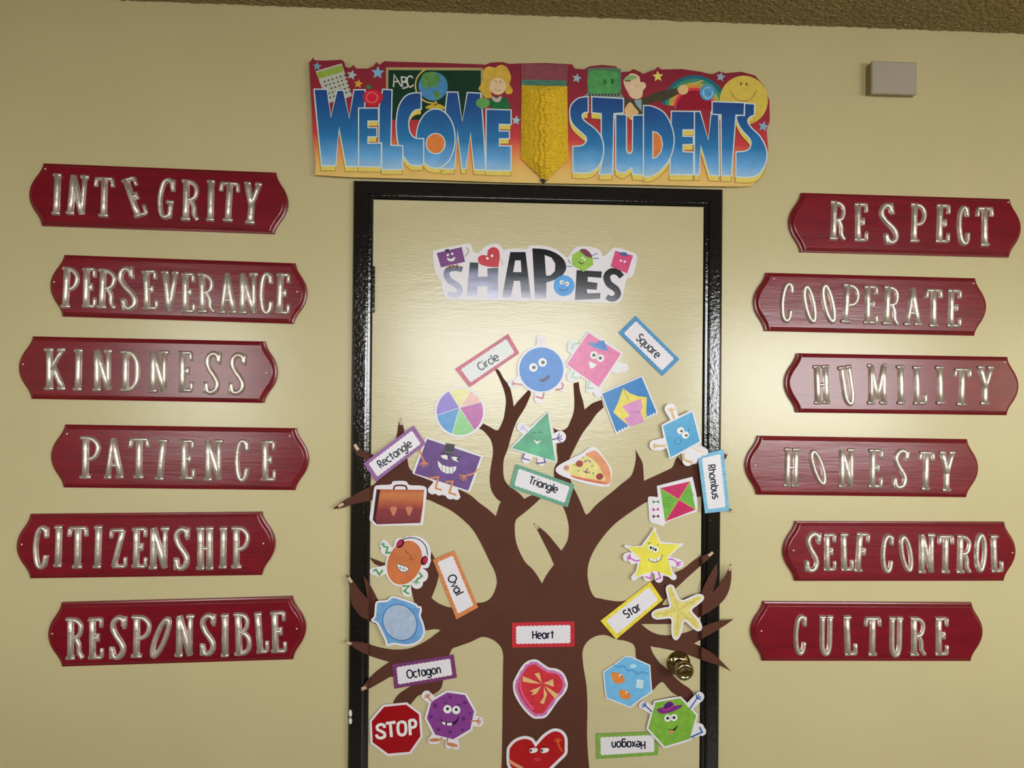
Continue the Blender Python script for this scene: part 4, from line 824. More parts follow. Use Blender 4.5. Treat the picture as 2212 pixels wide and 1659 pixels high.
# 14 blue rhombus
z = Z(1180, 820, .208); P = lambda x, y: z([(x, y)])[0]
q14 = z([(1212, 482), (1516, 334), (1594, 640), (1292, 808)])
dep14 = lindep(1400, -.014, 1520, -.0285)
c = Cut('shape_cutout', 'blue rhombus character cut-out with beige arms near the frame', 'cut-out', P(1400, 570), dep14, GRP)
ctr = P(1410, 580)
c.card(star_outline(ctr, [q14, (*P(1290, 310), 13), (*P(1320, 380), 9), (*P(1130, 680), 12), (*P(1180, 690), 10), (*P(1470, 840), 12), (*P(1530, 830), 9), (*P(1570, 760), 12), (*P(1640, 745), 9)], 4.5))
c.poly('body', q14, ink(56, 152, 202, mot=.08), 1)
bg = ink(206, 168, 122)
c.rib('arm', z([(1330, 410), (1300, 325)]), 5, bg, 2); fan(c, 'hand', *P(1300, 330), -90, 8, bg, 2, 3)
c.rib('arm', z([(1240, 688), (1135, 690)]), 4.5, bg, 2); fan(c, 'hand', *P(1140, 690), 180, 7, bg, 2, 3)
c.rib('leg', smooth(z([(1425, 765), (1432, 830), (1520, 862)]), 3, False), 5, bg, 2); c.rib('leg', smooth(z([(1525, 705), (1590, 740), (1640, 752)]), 3, False), 5, ink(226, 200, 178, .78), 2)
eyes(c, [P(1395, 530), P(1445, 575)], 7.8, 2.8, dx=2, dy=1)
c.rib('brow', [z([(1370, 500), (1390, 490)]), z([(1478, 535), (1486, 512)])], 1.3, INK, 3)
c.rib('mouth', z(ell(1368, 640, 30, 36, 0, 20)), 1.6, ink(34, 104, 160), 3, closed=True)
# 15 fish hexagon
z = Z(1260, 1380, .1681); P = lambda x, y: z([(x, y)])[0]
h15 = z([(250, 420), (395, 325), (540, 215), (620, 228), (862, 335), (872, 500), (887, 685), (745, 780), (605, 890), (440, 825), (290, 765), (268, 600)])
c = Cut('shape_cutout', 'light blue hexagon cut-out of two orange fish in water', 'cut-out', P(570, 560), D1 - .0014, GRP)
c.card(h15); c.poly('water', inset(h15, 2.6), ink(110, 176, 226, mot=.08), 1)
c.rib('wave_line', smooth(z([(390, 335), (450, 365), (520, 350), (570, 410), (640, 400), (690, 450), (760, 425), (850, 455)]), 3, False), 2.2, ink(70, 140, 204), 2)
for (x, y, r) in ((450, 505, 1.0), (540, 718, .85)):
    f = c.poly('fish', smooth(z([(x - 95 * r, y - 70 * r), (x - 30 * r, y - 70 * r), (x + 45 * r, y - 50 * r), (x + 85 * r, y + 30 * r), (x + 30 * r, y + 68 * r), (x - 45 * r, y + 62 * r), (x - 80 * r, y + 15 * r)]), 3), ink(214, 132, 66), 2)
    c.poly('fish_eye', z(ell(x + 28 * r, y - 28 * r, 21 * r, n=14)), WHT, 3); c.poly('fish_pupil', z(ell(x + 36 * r, y - 22 * r, 11 * r, n=10)), INK, 4)
c.poly('ice_block', z([(690, 520), (778, 535), (765, 640), (675, 625)]), ink(186, 212, 238, .78), 2); c.poly('bubble', z(ell(640, 350, 45, 26, 10)), ink(160, 205, 236, .78), 2)
# 16 green hexagon
b16 = z([(928, 818), (1245, 764), (1452, 985), (1368, 1285), (1045, 1382), (836, 1150)])
c = Cut('shape_cutout', 'green hexagon character cut-out wearing a purple hat', 'cut-out', P(1140, 1070), lindep(1380, D1 - .0020, 1530, -.0275, 1500), GRP)
ctr = P(1145, 1075)
c.card(star_outline(ctr, [b16, (*P(780, 860), 11), (*P(830, 890), 8), (*P(1490, 745), 11), (*P(1420, 830), 7), (*P(1520, 1190), 10), (*P(1500, 1140), 9), (*P(1450, 1230), 6)], 4.5))
c.poly('body', b16, ink(120, 170, 62, mot=.14), 1)
bl = ink(46, 92, 164)
c.rib('arm', z([(882, 938), (802, 862)]), 2.6, bl, 2); fan(c, 'hand', *P(800, 862), 215, 9, bl, 2, 2)
c.rib('arm', z([(1370, 898), (1462, 765)]), 2.6, bl, 2); fan(c, 'hand', *P(1460, 768), -45, 10, bl, 2, 2.4)
c.rib('leg', z([(1378, 1265), (1528, 1200), (1495, 1135)]), 3.4, bl, 2)
c.poly('hat_brim', smooth(z([(948, 915), (990, 888), (1120, 870), (1240, 850), (1275, 858), (1220, 905), (1100, 950), (1000, 962)]), 3), ink(118, 46, 124), 2)
c.poly('hat_crown', smooth(z([(1025, 895), (1060, 830), (1115, 805), (1150, 825), (1170, 870), (1130, 898), (1060, 912)]), 3), ink(88, 36, 114), 3)
c.rib('hat_band', smooth(z([(1020, 905), (1090, 905), (1155, 862), (1168, 830)]), 3, False), 1.8, ink(206, 74, 142), 4)
eyes(c, [P(1085, 1020), P(1165, 1012)], 7.6, 3.2, dx=0, dy=0)
c.poly('mouth', smooth(z([(1085, 1150), (1110, 1165), (1160, 1160), (1222, 1105), (1180, 1175), (1150, 1195), (1120, 1195)]), 3), ink(20, 18, 18, mot=.02), 3)
c.poly('tongue', z([(1098, 1172), (1168, 1175), (1140, 1222), (1112, 1215)]), ink(206, 128, 98), 4)
# 17 purple octagon
z = Z(730, 1380, .1681); P = lambda x, y: z([(x, y)])[0]
b17 = z([(1405, 690), (1632, 722), (1750, 932), (1700, 1162), (1482, 1290), (1252, 1232), (1142, 1020), (1202, 808)])
c = Cut('shape_cutout', 'purple octagon character cut-out with spots and waving orange hands', 'cut-out', P(1450, 990), D1 - .0030, GRP)
ctr = P(1440, 1000)
c.card(star_outline(ctr, [b17, (*P(1145, 735), 12), (*P(1190, 790), 8), (*P(1800, 1060), 12), (*P(1740, 1055), 9), (*P(1200, 1305), 8), (*P(1260, 1300), 9), (*P(1520, 1370), 9), (*P(1430, 1360), 9)], 5.2))
c.poly('body', b17, ink(128, 62, 138, mot=.08), 1)
o17 = ink(190, 124, 84)
c.rib('arm', z([(1215, 815), (1160, 750)]), 3, o17, 2); fan(c, 'hand', *P(1162, 752), 235, 9, o17, 2, 2.4)
c.rib('arm', z([(1705, 1052), (1790, 1058)]), 3, o17, 2); fan(c, 'hand', *P(1785, 1058), 5, 10, o17, 2, 2.4)
c.rib('leg', z([(1335, 1262), (1322, 1300)]), 3, o17, 2); c.poly('foot', z(ell(1245, 1300, 78, 22, 4)), o17, 3)
c.rib('leg', z([(1405, 1272), (1402, 1335)]), 3, o17, 2); c.poly('foot', z(ell(1468, 1362, 76, 24, -12)), o17, 3)
eyes(c, [P(1408, 905), P(1520, 915)], 9.0, 3.3, dx=0, dy=-1)
c.rib('brow', [smooth(z([(1365, 838), (1385, 820), (1408, 826)]), 2, False), z([(1525, 838), (1575, 850)])], 1.6, ink(56, 22, 66), 3)
c.poly('mouth', smooth(z([(1312, 985), (1340, 1050), (1420, 1070), (1500, 1060), (1560, 985), (1530, 1075), (1470, 1112), (1390, 1110), (1335, 1070)]), 3), ink(58, 16, 66), 3)
c.polys('tooth', [z([(1335, 1062), (1380, 1072), (1384, 1112), (1345, 1092)]), z([(1402, 1080), (1470, 1080), (1462, 1114), (1402, 1112)])], WHT, 4)
for (x, y, r) in ((1440, 745, 20), (1630, 820, 24), (1250, 862, 28), (1198, 1000, 22), (1698, 955, 18), (1610, 1030, 26), (1290, 1162, 26), (1440, 1200, 24), (1600, 1170, 18)): c.poly('spot', z(ell(x, y, r, n=14)), ink(100, 40, 112), 2)
# 18 stop sign
c = Cut('shape_cutout', 'red octagon stop sign cut-out with white lettering', 'cut-out', P(750, 1160), D1 - .0026, GRP)
b18 = z([(592, 875), (876, 846), (1040, 970), (1060, 1252), (920, 1452), (645, 1476), (447, 1330), (434, 1062)])
c.card(inset(b18, -5)); c.poly('red_field', b18, ink(150, 12, 22, mot=.05), 1)
V18 = WHT
def slant(x, y): return z([(x, y)])[0]
st18 = [smooth([slant(*p) for p in ((598, 1145), (590, 1110), (548, 1100), (505, 1125), (512, 1165), (560, 1190), (598, 1215), (598, 1255), (555, 1275), (508, 1262), (494, 1228))], 3, False),
        [slant(615, 1088), slant(740, 1070)], [slant(672, 1085), slant(688, 1262)],
        smooth([slant(*p) for p in ((800, 1068), (850, 1072), (870, 1110), (872, 1190), (850, 1228), (815, 1236), (782, 1215), (770, 1150), (775, 1092))], 3, False) + [slant(800, 1068)],
        [slant(918, 1045), slant(930, 1238)], smooth([slant(*p) for p in ((918, 1050), (975, 1045), (1000, 1080), (988, 1128), (925, 1145))], 3, False)]
c.rib('lettering', st18, 6.4, WHT, 2, label='white printed word stop')
# 19 chocolate heart box
z = Z(1060, 1310, .2103); P = lambda x, y: z([(x, y)])[0]
c = Cut('shape_cutout', 'red heart cut-out with lacy edge and cream bow', 'cut-out', P(510, 850), D1 - .0014, GRP)
o19 = smooth(z([(228, 800), (248, 740), (290, 660), (340, 590), (400, 552), (470, 545), (540, 590), (600, 628), (680, 640), (752, 690), (792, 790), (770, 880), (690, 975), (610, 1090), (560, 1142), (500, 1152), (430, 1145), (330, 1050), (245, 910)]), 3)
i19 = inset(o19, 7.5)
c.card(o19)
lace = []
for i, (x, y) in enumerate(inset(o19, 5.0)):
    a = i * 1.9; d = 1.1 * math.sin(a); lace.append((x + d, y + d * .6))
c.poly('lace_edge', lace, ink(190, 110, 170), 1); c.poly('heart_box', inset(o19, 11), ink(196, 52, 62, mot=.12), 2)
c.rib('pink_band', smooth(z([(300, 720), (310, 850), (360, 960), (440, 1060)]), 4, False), 5, ink(214, 84, 134), 3)  # printed pink band down the left of the heart
cream = ink(216, 176, 122)
for q in ([(520, 795), (330, 715), (325, 770), (400, 785)], [(525, 790), (500, 680), (448, 690)], [(545, 790), (640, 745), (648, 825)], [(545, 810), (700, 905), (665, 955)], [(520, 820), (470, 895), (415, 915), (440, 880), (395, 870)], [(545, 830), (580, 900), (545, 1005), (505, 990), (545, 930)]): c.poly('bow_loop', z(q), cream, 4)
c.poly('bow_knot', z(ell(530, 808, 24, 20)), ink(196, 60, 66), 5)
# 20 red heart character
c = Cut('shape_cutout', 'red heart character cut-out at the foot of the trunk', 'cut-out', P(480, 1500), D1 - .0020, GRP)
o20 = smooth(z([(162, 1500), (180, 1430), (250, 1360), (350, 1330), (430, 1352), (465, 1395, 1), (540, 1312), (640, 1255), (730, 1270), (785, 1340), (790, 1450), (782, 1520), (700, 1605), (600, 1700), (480, 1800, 1), (320, 1730), (180, 1665)]), 3)
c.card(o20); c.poly('body', inset(o20, 6.4), ink(166, 20, 26, mot=.08), 1)
for x in (440, 555):
    c.poly('eye', smooth(z([(x - 42, 1478), (x - 30, 1458), (x + 30, 1455), (x + 44, 1475), (x + 20, 1500), (x - 30, 1505)]), 3), WHT, 2); c.poly('pupil', z(ell(x - 28, 1480, 13, n=10)), INK, 3)
c.rib('brow', [z([(385, 1448), (420, 1440)]), z([(530, 1438), (585, 1440)])], 1.4, ink(90, 10, 16), 3)
c.poly('lips', z(ell(482, 1570, 38, 20)), ink(188, 44, 72), 2)
c.rib('arm', smooth(z([(735, 1490), (700, 1430), (690, 1390)]), 3, False), 4, ink(198, 88, 42), 2); fan(c, 'hand', *P(692, 1395), -95, 10, ink(198, 88, 42), 2, 2.6)
c.rib('arm', smooth(z([(190, 1585), (250, 1625), (330, 1665)]), 3, False), 7, ink(212, 150, 118), 2)

# ------------------------------------------------------------------ SHAPES title
z = Z(920, 500, .217); P = lambda x, y: z([(x, y)])[0]
c = Cut('title_sign', 'white cut-out title sign with black capitals spelling shapes', 'sign', P(1080, 450), -.0062)
c.card(smooth(z([(70, 215), (100, 185), (350, 130), (445, 125), (470, 195), (520, 215), (580, 160), (650, 125), (725, 130), (775, 185), (830, 172), (1015, 172), (1030, 140), (1200, 148), (1330, 198), (1405, 262), (1470, 175), (1560, 145), (1720, 175), (1765, 245), (1825, 200), (1880, 160), (1990, 185), (2090, 225), (2100, 290), (2060, 440), (1995, 480), (1965, 620), (1930, 700), (1800, 712), (1480, 702), (1040, 692), (700, 690), (380, 684), (200, 668), (150, 500), (90, 400)]), 3))
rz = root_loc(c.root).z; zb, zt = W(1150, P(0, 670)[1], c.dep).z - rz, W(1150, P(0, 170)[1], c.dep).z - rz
m_bk = M('black_print_glare_fade', (.03, .03, .04), rough=.14, spec=.5, mottle=(26, .35), stretch=(.5, 1, 2.5), grad=[(zb, C(176, 176, 206)), (zb + (zt - zb) * .2, C(112, 114, 136)), (zb + (zt - zb) * .45, C(48, 52, 66)), (zb + (zt - zb) * .7, C(24, 26, 34)), (zt, C(14, 15, 20))])  # window reflection put into the ink: streaked, paler towards the foot
m_gy = M('grey_print_glare_fade', (.03, .03, .04), rough=.14, spec=.5, mottle=(26, .2), stretch=(.5, 1, 2.5), grad=[(zb, C(190, 190, 224)), (zb + (zt - zb) * .45, C(146, 148, 182)), (zb + (zt - zb) * .62, C(62, 70, 84)), (zt, C(30, 34, 40))])  # same painted reflection, stronger: S and H paler for most of their height
m_b2 = M('black_print_faint_glare', (.03, .03, .04), rough=.14, spec=.5, mottle=(26, .3), stretch=(.5, 1, 2.5), grad=[(zb, C(64, 66, 82)), (zb + (zt - zb) * .3, C(34, 36, 48)), (zt, C(14, 15, 20))])  # faint painted reflection: ink a little lighter at the foot
def rib_w(pts, ws): return smooth(pts, 4, False), ws
sp = smooth(z([(362, 382), (300, 366), (228, 378), (205, 430), (240, 492), (315, 540), (338, 590), (310, 628), (262, 630), (222, 612)]), 4, False)
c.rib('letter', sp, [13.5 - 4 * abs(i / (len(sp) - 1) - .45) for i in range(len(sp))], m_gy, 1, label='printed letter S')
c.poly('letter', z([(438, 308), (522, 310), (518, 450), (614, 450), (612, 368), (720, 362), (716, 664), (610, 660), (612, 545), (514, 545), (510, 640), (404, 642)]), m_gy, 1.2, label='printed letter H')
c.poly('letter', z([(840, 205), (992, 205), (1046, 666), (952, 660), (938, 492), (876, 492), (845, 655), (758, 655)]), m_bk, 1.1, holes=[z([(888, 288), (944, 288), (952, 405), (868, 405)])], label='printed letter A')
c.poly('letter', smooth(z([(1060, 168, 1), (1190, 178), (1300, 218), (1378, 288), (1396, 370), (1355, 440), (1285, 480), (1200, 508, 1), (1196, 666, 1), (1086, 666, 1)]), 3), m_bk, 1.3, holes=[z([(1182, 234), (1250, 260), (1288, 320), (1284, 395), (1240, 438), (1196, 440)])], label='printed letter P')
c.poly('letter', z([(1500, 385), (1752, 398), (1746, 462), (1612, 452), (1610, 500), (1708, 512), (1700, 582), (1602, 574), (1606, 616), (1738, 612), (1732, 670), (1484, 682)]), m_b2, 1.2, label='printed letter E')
sp = smooth(z([(1950, 452), (1905, 405), (1842, 400), (1800, 448), (1822, 520), (1890, 572), (1912, 622), (1880, 664), (1835, 668), (1800, 648)]), 4, False)
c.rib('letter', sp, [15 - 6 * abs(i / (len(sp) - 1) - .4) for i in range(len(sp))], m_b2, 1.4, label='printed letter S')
def mini(pts, col, nm, k=3): return c.poly(nm, z(pts), ink(*col), k)
mini([(108, 215), (356, 155), (390, 302), (150, 358)], (112, 48, 124), 'purple_rectangle'); c.poly('hat', z([(188, 182), (228, 172), (234, 205), (194, 210)]), INK, 4)
c.polys('eye', [z(ell(218, 235, 13, n=12)), z(ell(262, 222, 13, n=12))], WHT, 4); c.poly('grin', smooth(z([(212, 262), (250, 275), (292, 250), (280, 290), (245, 298), (218, 285)]), 2), WHT, 4)
c.rib('leg', [z([(215, 368), (240, 330), (262, 368)]), z([(275, 372), (310, 325), (340, 368)])], 2.2, ink(186, 130, 84), 4); c.rib('arm', z([(390, 250), (425, 205), (412, 160)]), 2, ink(150, 130, 100), 2)
c.poly('red_heart', smooth(z([(520, 262), (560, 235), (612, 240, 1), (620, 185), (672, 155), (722, 182), (735, 250), (722, 355, 1), (620, 350), (535, 322)]), 3), ink(190, 34, 52), 3)
c.polys('eye', [z(ell(612, 268, 14, n=12)), z(ell(658, 242, 14, n=12))], WHT, 4); c.rib('leg', z([(722, 250), (755, 290), (765, 340)]), 2, ink(190, 170, 150), 2)
mini([(1455, 235), (1560, 170), (1655, 235), (1668, 330), (1570, 402), (1455, 335)], (140, 184, 56), 'green_hexagon'); c.poly('hat', smooth(z([(1530, 185), (1590, 175), (1640, 220), (1655, 262), (1590, 245)]), 2), ink(112, 40, 74), 4)
c.polys('eye', [z(ell(1560, 262, 12, n=12)), z(ell(1582, 280, 12, n=12))], WHT, 4); c.rib('mouth', z([(1518, 300), (1540, 320), (1568, 318)]), 2, INK, 4)
c.rib('arm', [z([(1660, 240), (1708, 215)]), z([(1665, 270), (1722, 268)]), z([(1455, 350), (1400, 345)]), z([(1440, 320), (1412, 275)])], 1.8, ink(70, 100, 170), 2)
c.poly('blue_circle', z(ell(1375, 540, 104, n=32)), ink(62, 150, 222), 3); c.polys('eye', [z(ell(1352, 505, 22, n=14)), z(ell(1405, 520, 22, n=14))], WHT, 4); c.polys('pupil', [z(ell(1356, 508, 7, n=8)), z(ell(1400, 522, 7, n=8))], INK, 5)
c.rib('mouth', smooth(z([(1325, 570), (1370, 590), (1415, 568)]), 3, False), 1.8, ink(24, 70, 150), 4)
mini([(1885, 192), (2062, 240), (2004, 418), (1838, 348)], (204, 66, 120), 'pink_square'); c.poly('hat', z([(1925, 210), (1960, 205), (1990, 208), (2015, 240), (1990, 250), (1930, 232)]), ink(66, 88, 148), 4)
c.polys('eye', [z(ell(1942, 290, 14, n=12)), z(ell(1980, 300, 14, n=12))], ink(224, 190, 214, .78), 4)

# ------------------------------------------------------------------ WELCOME STUDENTS banner
KB = .57
def bi(r, g, b, mot=.08): return ink(r, g, b, KB, mot)
bd = -.0225
c = Cut('welcome_banner', 'large printed banner with blue letters reading welcome students over a door', 'banner', (1165, 265), bd)
OUT = [(668, 134), (672, 131), (676, 124), (680, 130), (700, 131), (738, 129), (743, 133), (747, 145), (756, 147), (763, 140), (770, 148), (795, 148), (806, 143), (813, 134), (820, 140), (830, 132), (850, 133), (960, 136), (1040, 139), (1048, 140), (1060, 135), (1085, 134), (1100, 138), (1122, 137), (1180, 136), (1236, 139), (1242, 148), (1250, 149), (1262, 150), (1274, 143), (1300, 140), (1330, 143), (1342, 156), (1358, 155), (1368, 149), (1380, 154), (1390, 160), (1407, 153), (1414, 151), (1421, 144), (1429, 150), (1473, 149), (1514, 155), (1538, 161), (1553, 154), (1567, 158), (1601, 155), (1631, 163), (1650, 185), (1662, 217), (1663, 262), (1656, 280), (1660, 323), (1657, 352), (1646, 380), (1624, 401), (1600, 403),
       (1500, 402), (1388, 399), (1179, 396), (1172, 396), (1057, 393), (873, 386), (760, 383), (681, 378), (682, 350), (676, 302), (673, 230), (670, 177)]
rz = root_loc(c.root).z
def zz(py): return W(1165, py, bd).z - rz
grad = [(zz(395), C(190, 160, 92, KB)), (zz(365), C(200, 150, 78, KB)), (zz(335), C(200, 112, 66, KB)), (zz(300), C(170, 44, 50, KB)), (zz(240), C(128, 26, 40, KB)), (zz(150), C(112, 22, 40, KB))]
grad = sorted(grad, key=lambda g: g[0])
m_ban = M('banner_print', (.4, .05, .05), rough=.42, mottle=(14, .06), grad=grad)
c.card([(x, y) for x, y in OUT], m_ban, name='banner_card', thick=.0012)
zA, zB = Z(650, 110, .2396), Z(1100, 110, .26673)
# blackboard, calendar, stars, people ...
c.poly('blackboard_frame', zA([(768, 148), (1640, 152), (1640, 620), (768, 620)]), bi(150, 136, 92), 1); c.poly('blackboard', zA([(788, 172), (1622, 176), (1622, 620), (788, 620)]), bi(18, 48, 36), 2)
c.rib('lettering', [zA(q) for q in ([(835, 325), (840, 215), (905, 320)], [(840, 280), (885, 272)], [(915, 325), (905, 232)], smooth([(905, 235), (945, 240), (945, 270), (912, 278)], 3, False), smooth([(912, 278), (960, 290), (958, 325), (915, 338)], 3, False), smooth([(1010, 245), (985, 225), (958, 250), (965, 310), (990, 325), (1015, 305)], 3, False))], 3.2, bi(176, 176, 170), 3, label='white chalk letters ABC')
c.rib('globe_arm', zA(ell(1190, 312, 158, 158, 0, 26, 115, 285)), 3.2, bi(176, 158, 92), 3)
c.poly('globe', zA(ell(1192, 318, 132, 130, 0, 36)), bi(66, 116, 160, .15), 4)
c.polys('continent', [smooth(zA(q), 3) for q in ([(1110, 200), (1170, 188), (1230, 205), (1262, 250), (1235, 290), (1215, 330), (1170, 320), (1130, 345), (1090, 300), (1085, 245)], [(1195, 365), (1240, 372), (1262, 400), (1228, 440), (1205, 405)])], bi(76, 122, 68, .2), 5)
c.poly('globe_base', smooth(zA([(1130, 520), (1150, 490), (1215, 475), (1275, 490), (1300, 525)]), 3), bi(170, 146, 52), 4); c.rib('globe_stem', zA([(1214, 450), (1214, 490)]), 3, bi(170, 146, 72), 4)
c.poly('calendar', zA([(132, 182), (368, 112), (462, 405), (345, 450), (240, 470)]), bi(160, 160, 152), 2); c.poly('calendar_header', zA([(142, 195), (368, 128), (384, 185), (160, 252)]), bi(124, 146, 62), 3)
dots = []
for i in range(6):
    for j in range(5):
        x, y = 205 + i * 36 + j * 12, 272 + j * 36 - i * 11
        if j * 36 < 160: dots.append(zA([(x, y), (x + 15, y - 5), (x + 19, y + 8), (x + 4, y + 13)]))
c.polys('calendar_date', dots, bi(60, 66, 58), 3)
def star5(x, y, r, rot=0): return [(x + (r if i % 2 == 0 else r * .45) * math.sin(math.radians(rot + 36 * i)), y - (r if i % 2 == 0 else r * .45) * math.cos(math.radians(rot + 36 * i))) for i in range(10)]
for (x, y, r, rot, col) in ((685, 143, 10, 5, (96, 142, 160)), (760, 162, 12, 15, (140, 160, 164)), (816, 157, 15, 3, (110, 156, 184)), (774, 181, 10.5, 8, (206, 144, 62)), (1115, 260, 11, 8, (138, 170, 176)), (1246, 169, 11, 12, (130, 160, 176)), (1421, 165, 12.5, -3, (206, 182, 92)), (1557, 166, 11, 10, (126, 150, 170)), (1463, 225, 12, -8, (60, 114, 160)), (1649, 273, 12, 12, (106, 150, 170))):
    c.poly('printed_star', star5(x, y, r, rot), bi(*col), 2)
# girl
c.poly('hair', smooth(zA([(1600, 340), (1640, 270), (1640, 180), (1690, 140), (1750, 150), (1800, 125), (1860, 150), (1895, 240), (1880, 300), (1910, 350), (1895, 385), (1850, 385), (1820, 330), (1720, 360), (1720, 420), (1660, 420), (1630, 370)]), 3), bi(178, 146, 60, .14), 3)
c.poly('face', zA(ell(1775, 318, 75, 78)), bi(196, 166, 134), 4); c.rib('closed_eye', [zA([(1738, 278), (1760, 268), (1768, 288)]), zA([(1785, 290), (1800, 272), (1812, 285)])], 1.1, bi(110, 84, 70), 5)
c.rib('smile', smooth(zA([(1745, 345), (1775, 362), (1805, 345)]), 3, False), 1.2, bi(150, 96, 84), 5)
c.poly('jumper', smooth(zA([(1720, 420), (1840, 420), (1875, 470), (1880, 520), (1730, 518), (1700, 480)]), 3), bi(30, 92, 56, .2), 3)
c.poly('collar', smooth(zA([(1725, 405), (1765, 430), (1808, 402), (1800, 450), (1760, 462), (1728, 440)]), 2), bi(170, 150, 150), 4)
c.poly('sleeve', zA(ell(1640, 470, 62, 48)), bi(84, 138, 74), 10.4)
# computer and teacher
c.poly('monitor_frame', smooth(zB([(632, 345, 1), (634, 165), (660, 140), (760, 135), (880, 140), (905, 165), (908, 350, 1)]), 3), bi(74, 104, 82), 2); c.poly('monitor_screen', smooth(zB([(652, 335), (652, 180), (700, 160), (880, 168), (885, 250), (885, 338)]), 2), bi(70, 132, 78, .2), 3)
c.poly('keyboard', zB([(625, 345), (915, 352), (925, 378), (600, 370)]), bi(110, 120, 118), 3)
c.polys('key', [zB([(645 + i * 26, 350), (660 + i * 26, 350), (658 + i * 26, 366), (643 + i * 26, 365)]) for i in range(10)], bi(40, 56, 50), 4)
c.polys('monitor_eye', [zB(ell(775, 250, 12, 22, n=12)), zB(ell(835, 248, 14, 24, n=12))], bi(40, 92, 52), 4)
c.poly('head', smooth(zB([(940, 300), (958, 330), (985, 375), (1035, 392), (1075, 370), (1085, 320), (1108, 290), (1095, 255), (1062, 250), (1058, 215), (1030, 190), (985, 182), (950, 215), (925, 240), (930, 270)]), 3), bi(196, 166, 138), 5)
c.poly('fringe', smooth(zB([(925, 245), (950, 205), (1010, 195), (1035, 220), (985, 235)]), 2), bi(120, 150, 100), 6); c.rib('brow', zB([(938, 243), (985, 243)]), 2, INK, 6.5)
c.poly('jacket', zB([(930, 370), (975, 395), (1080, 385), (1200, 330), (1350, 300), (1380, 345), (1270, 400), (1130, 425), (1075, 520), (1000, 500), (935, 470)]), bi(62, 58, 46, .2), 4)
c.poly('shirt', zB([(1010, 398), (1072, 392), (1072, 490), (1030, 440)]), bi(116, 140, 150), 5); c.poly('folded_hand', smooth(zB([(935, 500), (950, 440), (985, 415), (1010, 450), (1050, 500), (1000, 545), (985, 560)]), 2), bi(190, 156, 110), 5)
# rainbow, hand with pointer, earth ball, sun
for (r, col, w_) in ((255, (30, 92, 110), 7), (228, (50, 122, 104), 7), (202, (136, 150, 70), 6), (180, (196, 122, 60), 6), (158, (190, 54, 72), 5)):
    c.rib('rainbow_band', [p for p in zB(ell(1500, 470, r, r * 1.02, 0, 34, 172, 8))], w_, bi(*col), 2 + (255 - r) * .004)
c.poly('red_gap', zB(ell(1500, 470, 150, 150, 0, 24, 180, 0)), bi(126, 26, 44), 2.6)
c.rib('pointer', zB([(1390, 300), (1480, 270), (1570, 240)]), [4, 4, 3], bi(176, 146, 84), 6)
c.poly('pointing_hand', zB(ell(1408, 315, 42, 40)), bi(196, 160, 116), 6.5)
c.poly('small_globe', zB(ell(1605, 335, 62, 66)), bi(72, 132, 176, .2), 5); c.rib('globe_swirl', zB(ell(1608, 338, 38, 42, 0, 24, 60, 380)), 1.6, bi(150, 186, 206), 5.5)
c.poly('sun', zB(ell(1900, 400, 195, 200, 0, 44)), bi(182, 160, 72), 3)
c.polys('sun_eye', [zB(ell(1877, 265, 7, 12, n=10)), zB(ell(1922, 270, 7, 12, n=10))], bi(70, 62, 40), 4); c.rib('sun_smile', smooth(zB([(1795, 325), (1825, 380), (1885, 405), (1950, 395), (2005, 320)]), 4, False), 1.8, bi(138, 116, 54), 4)
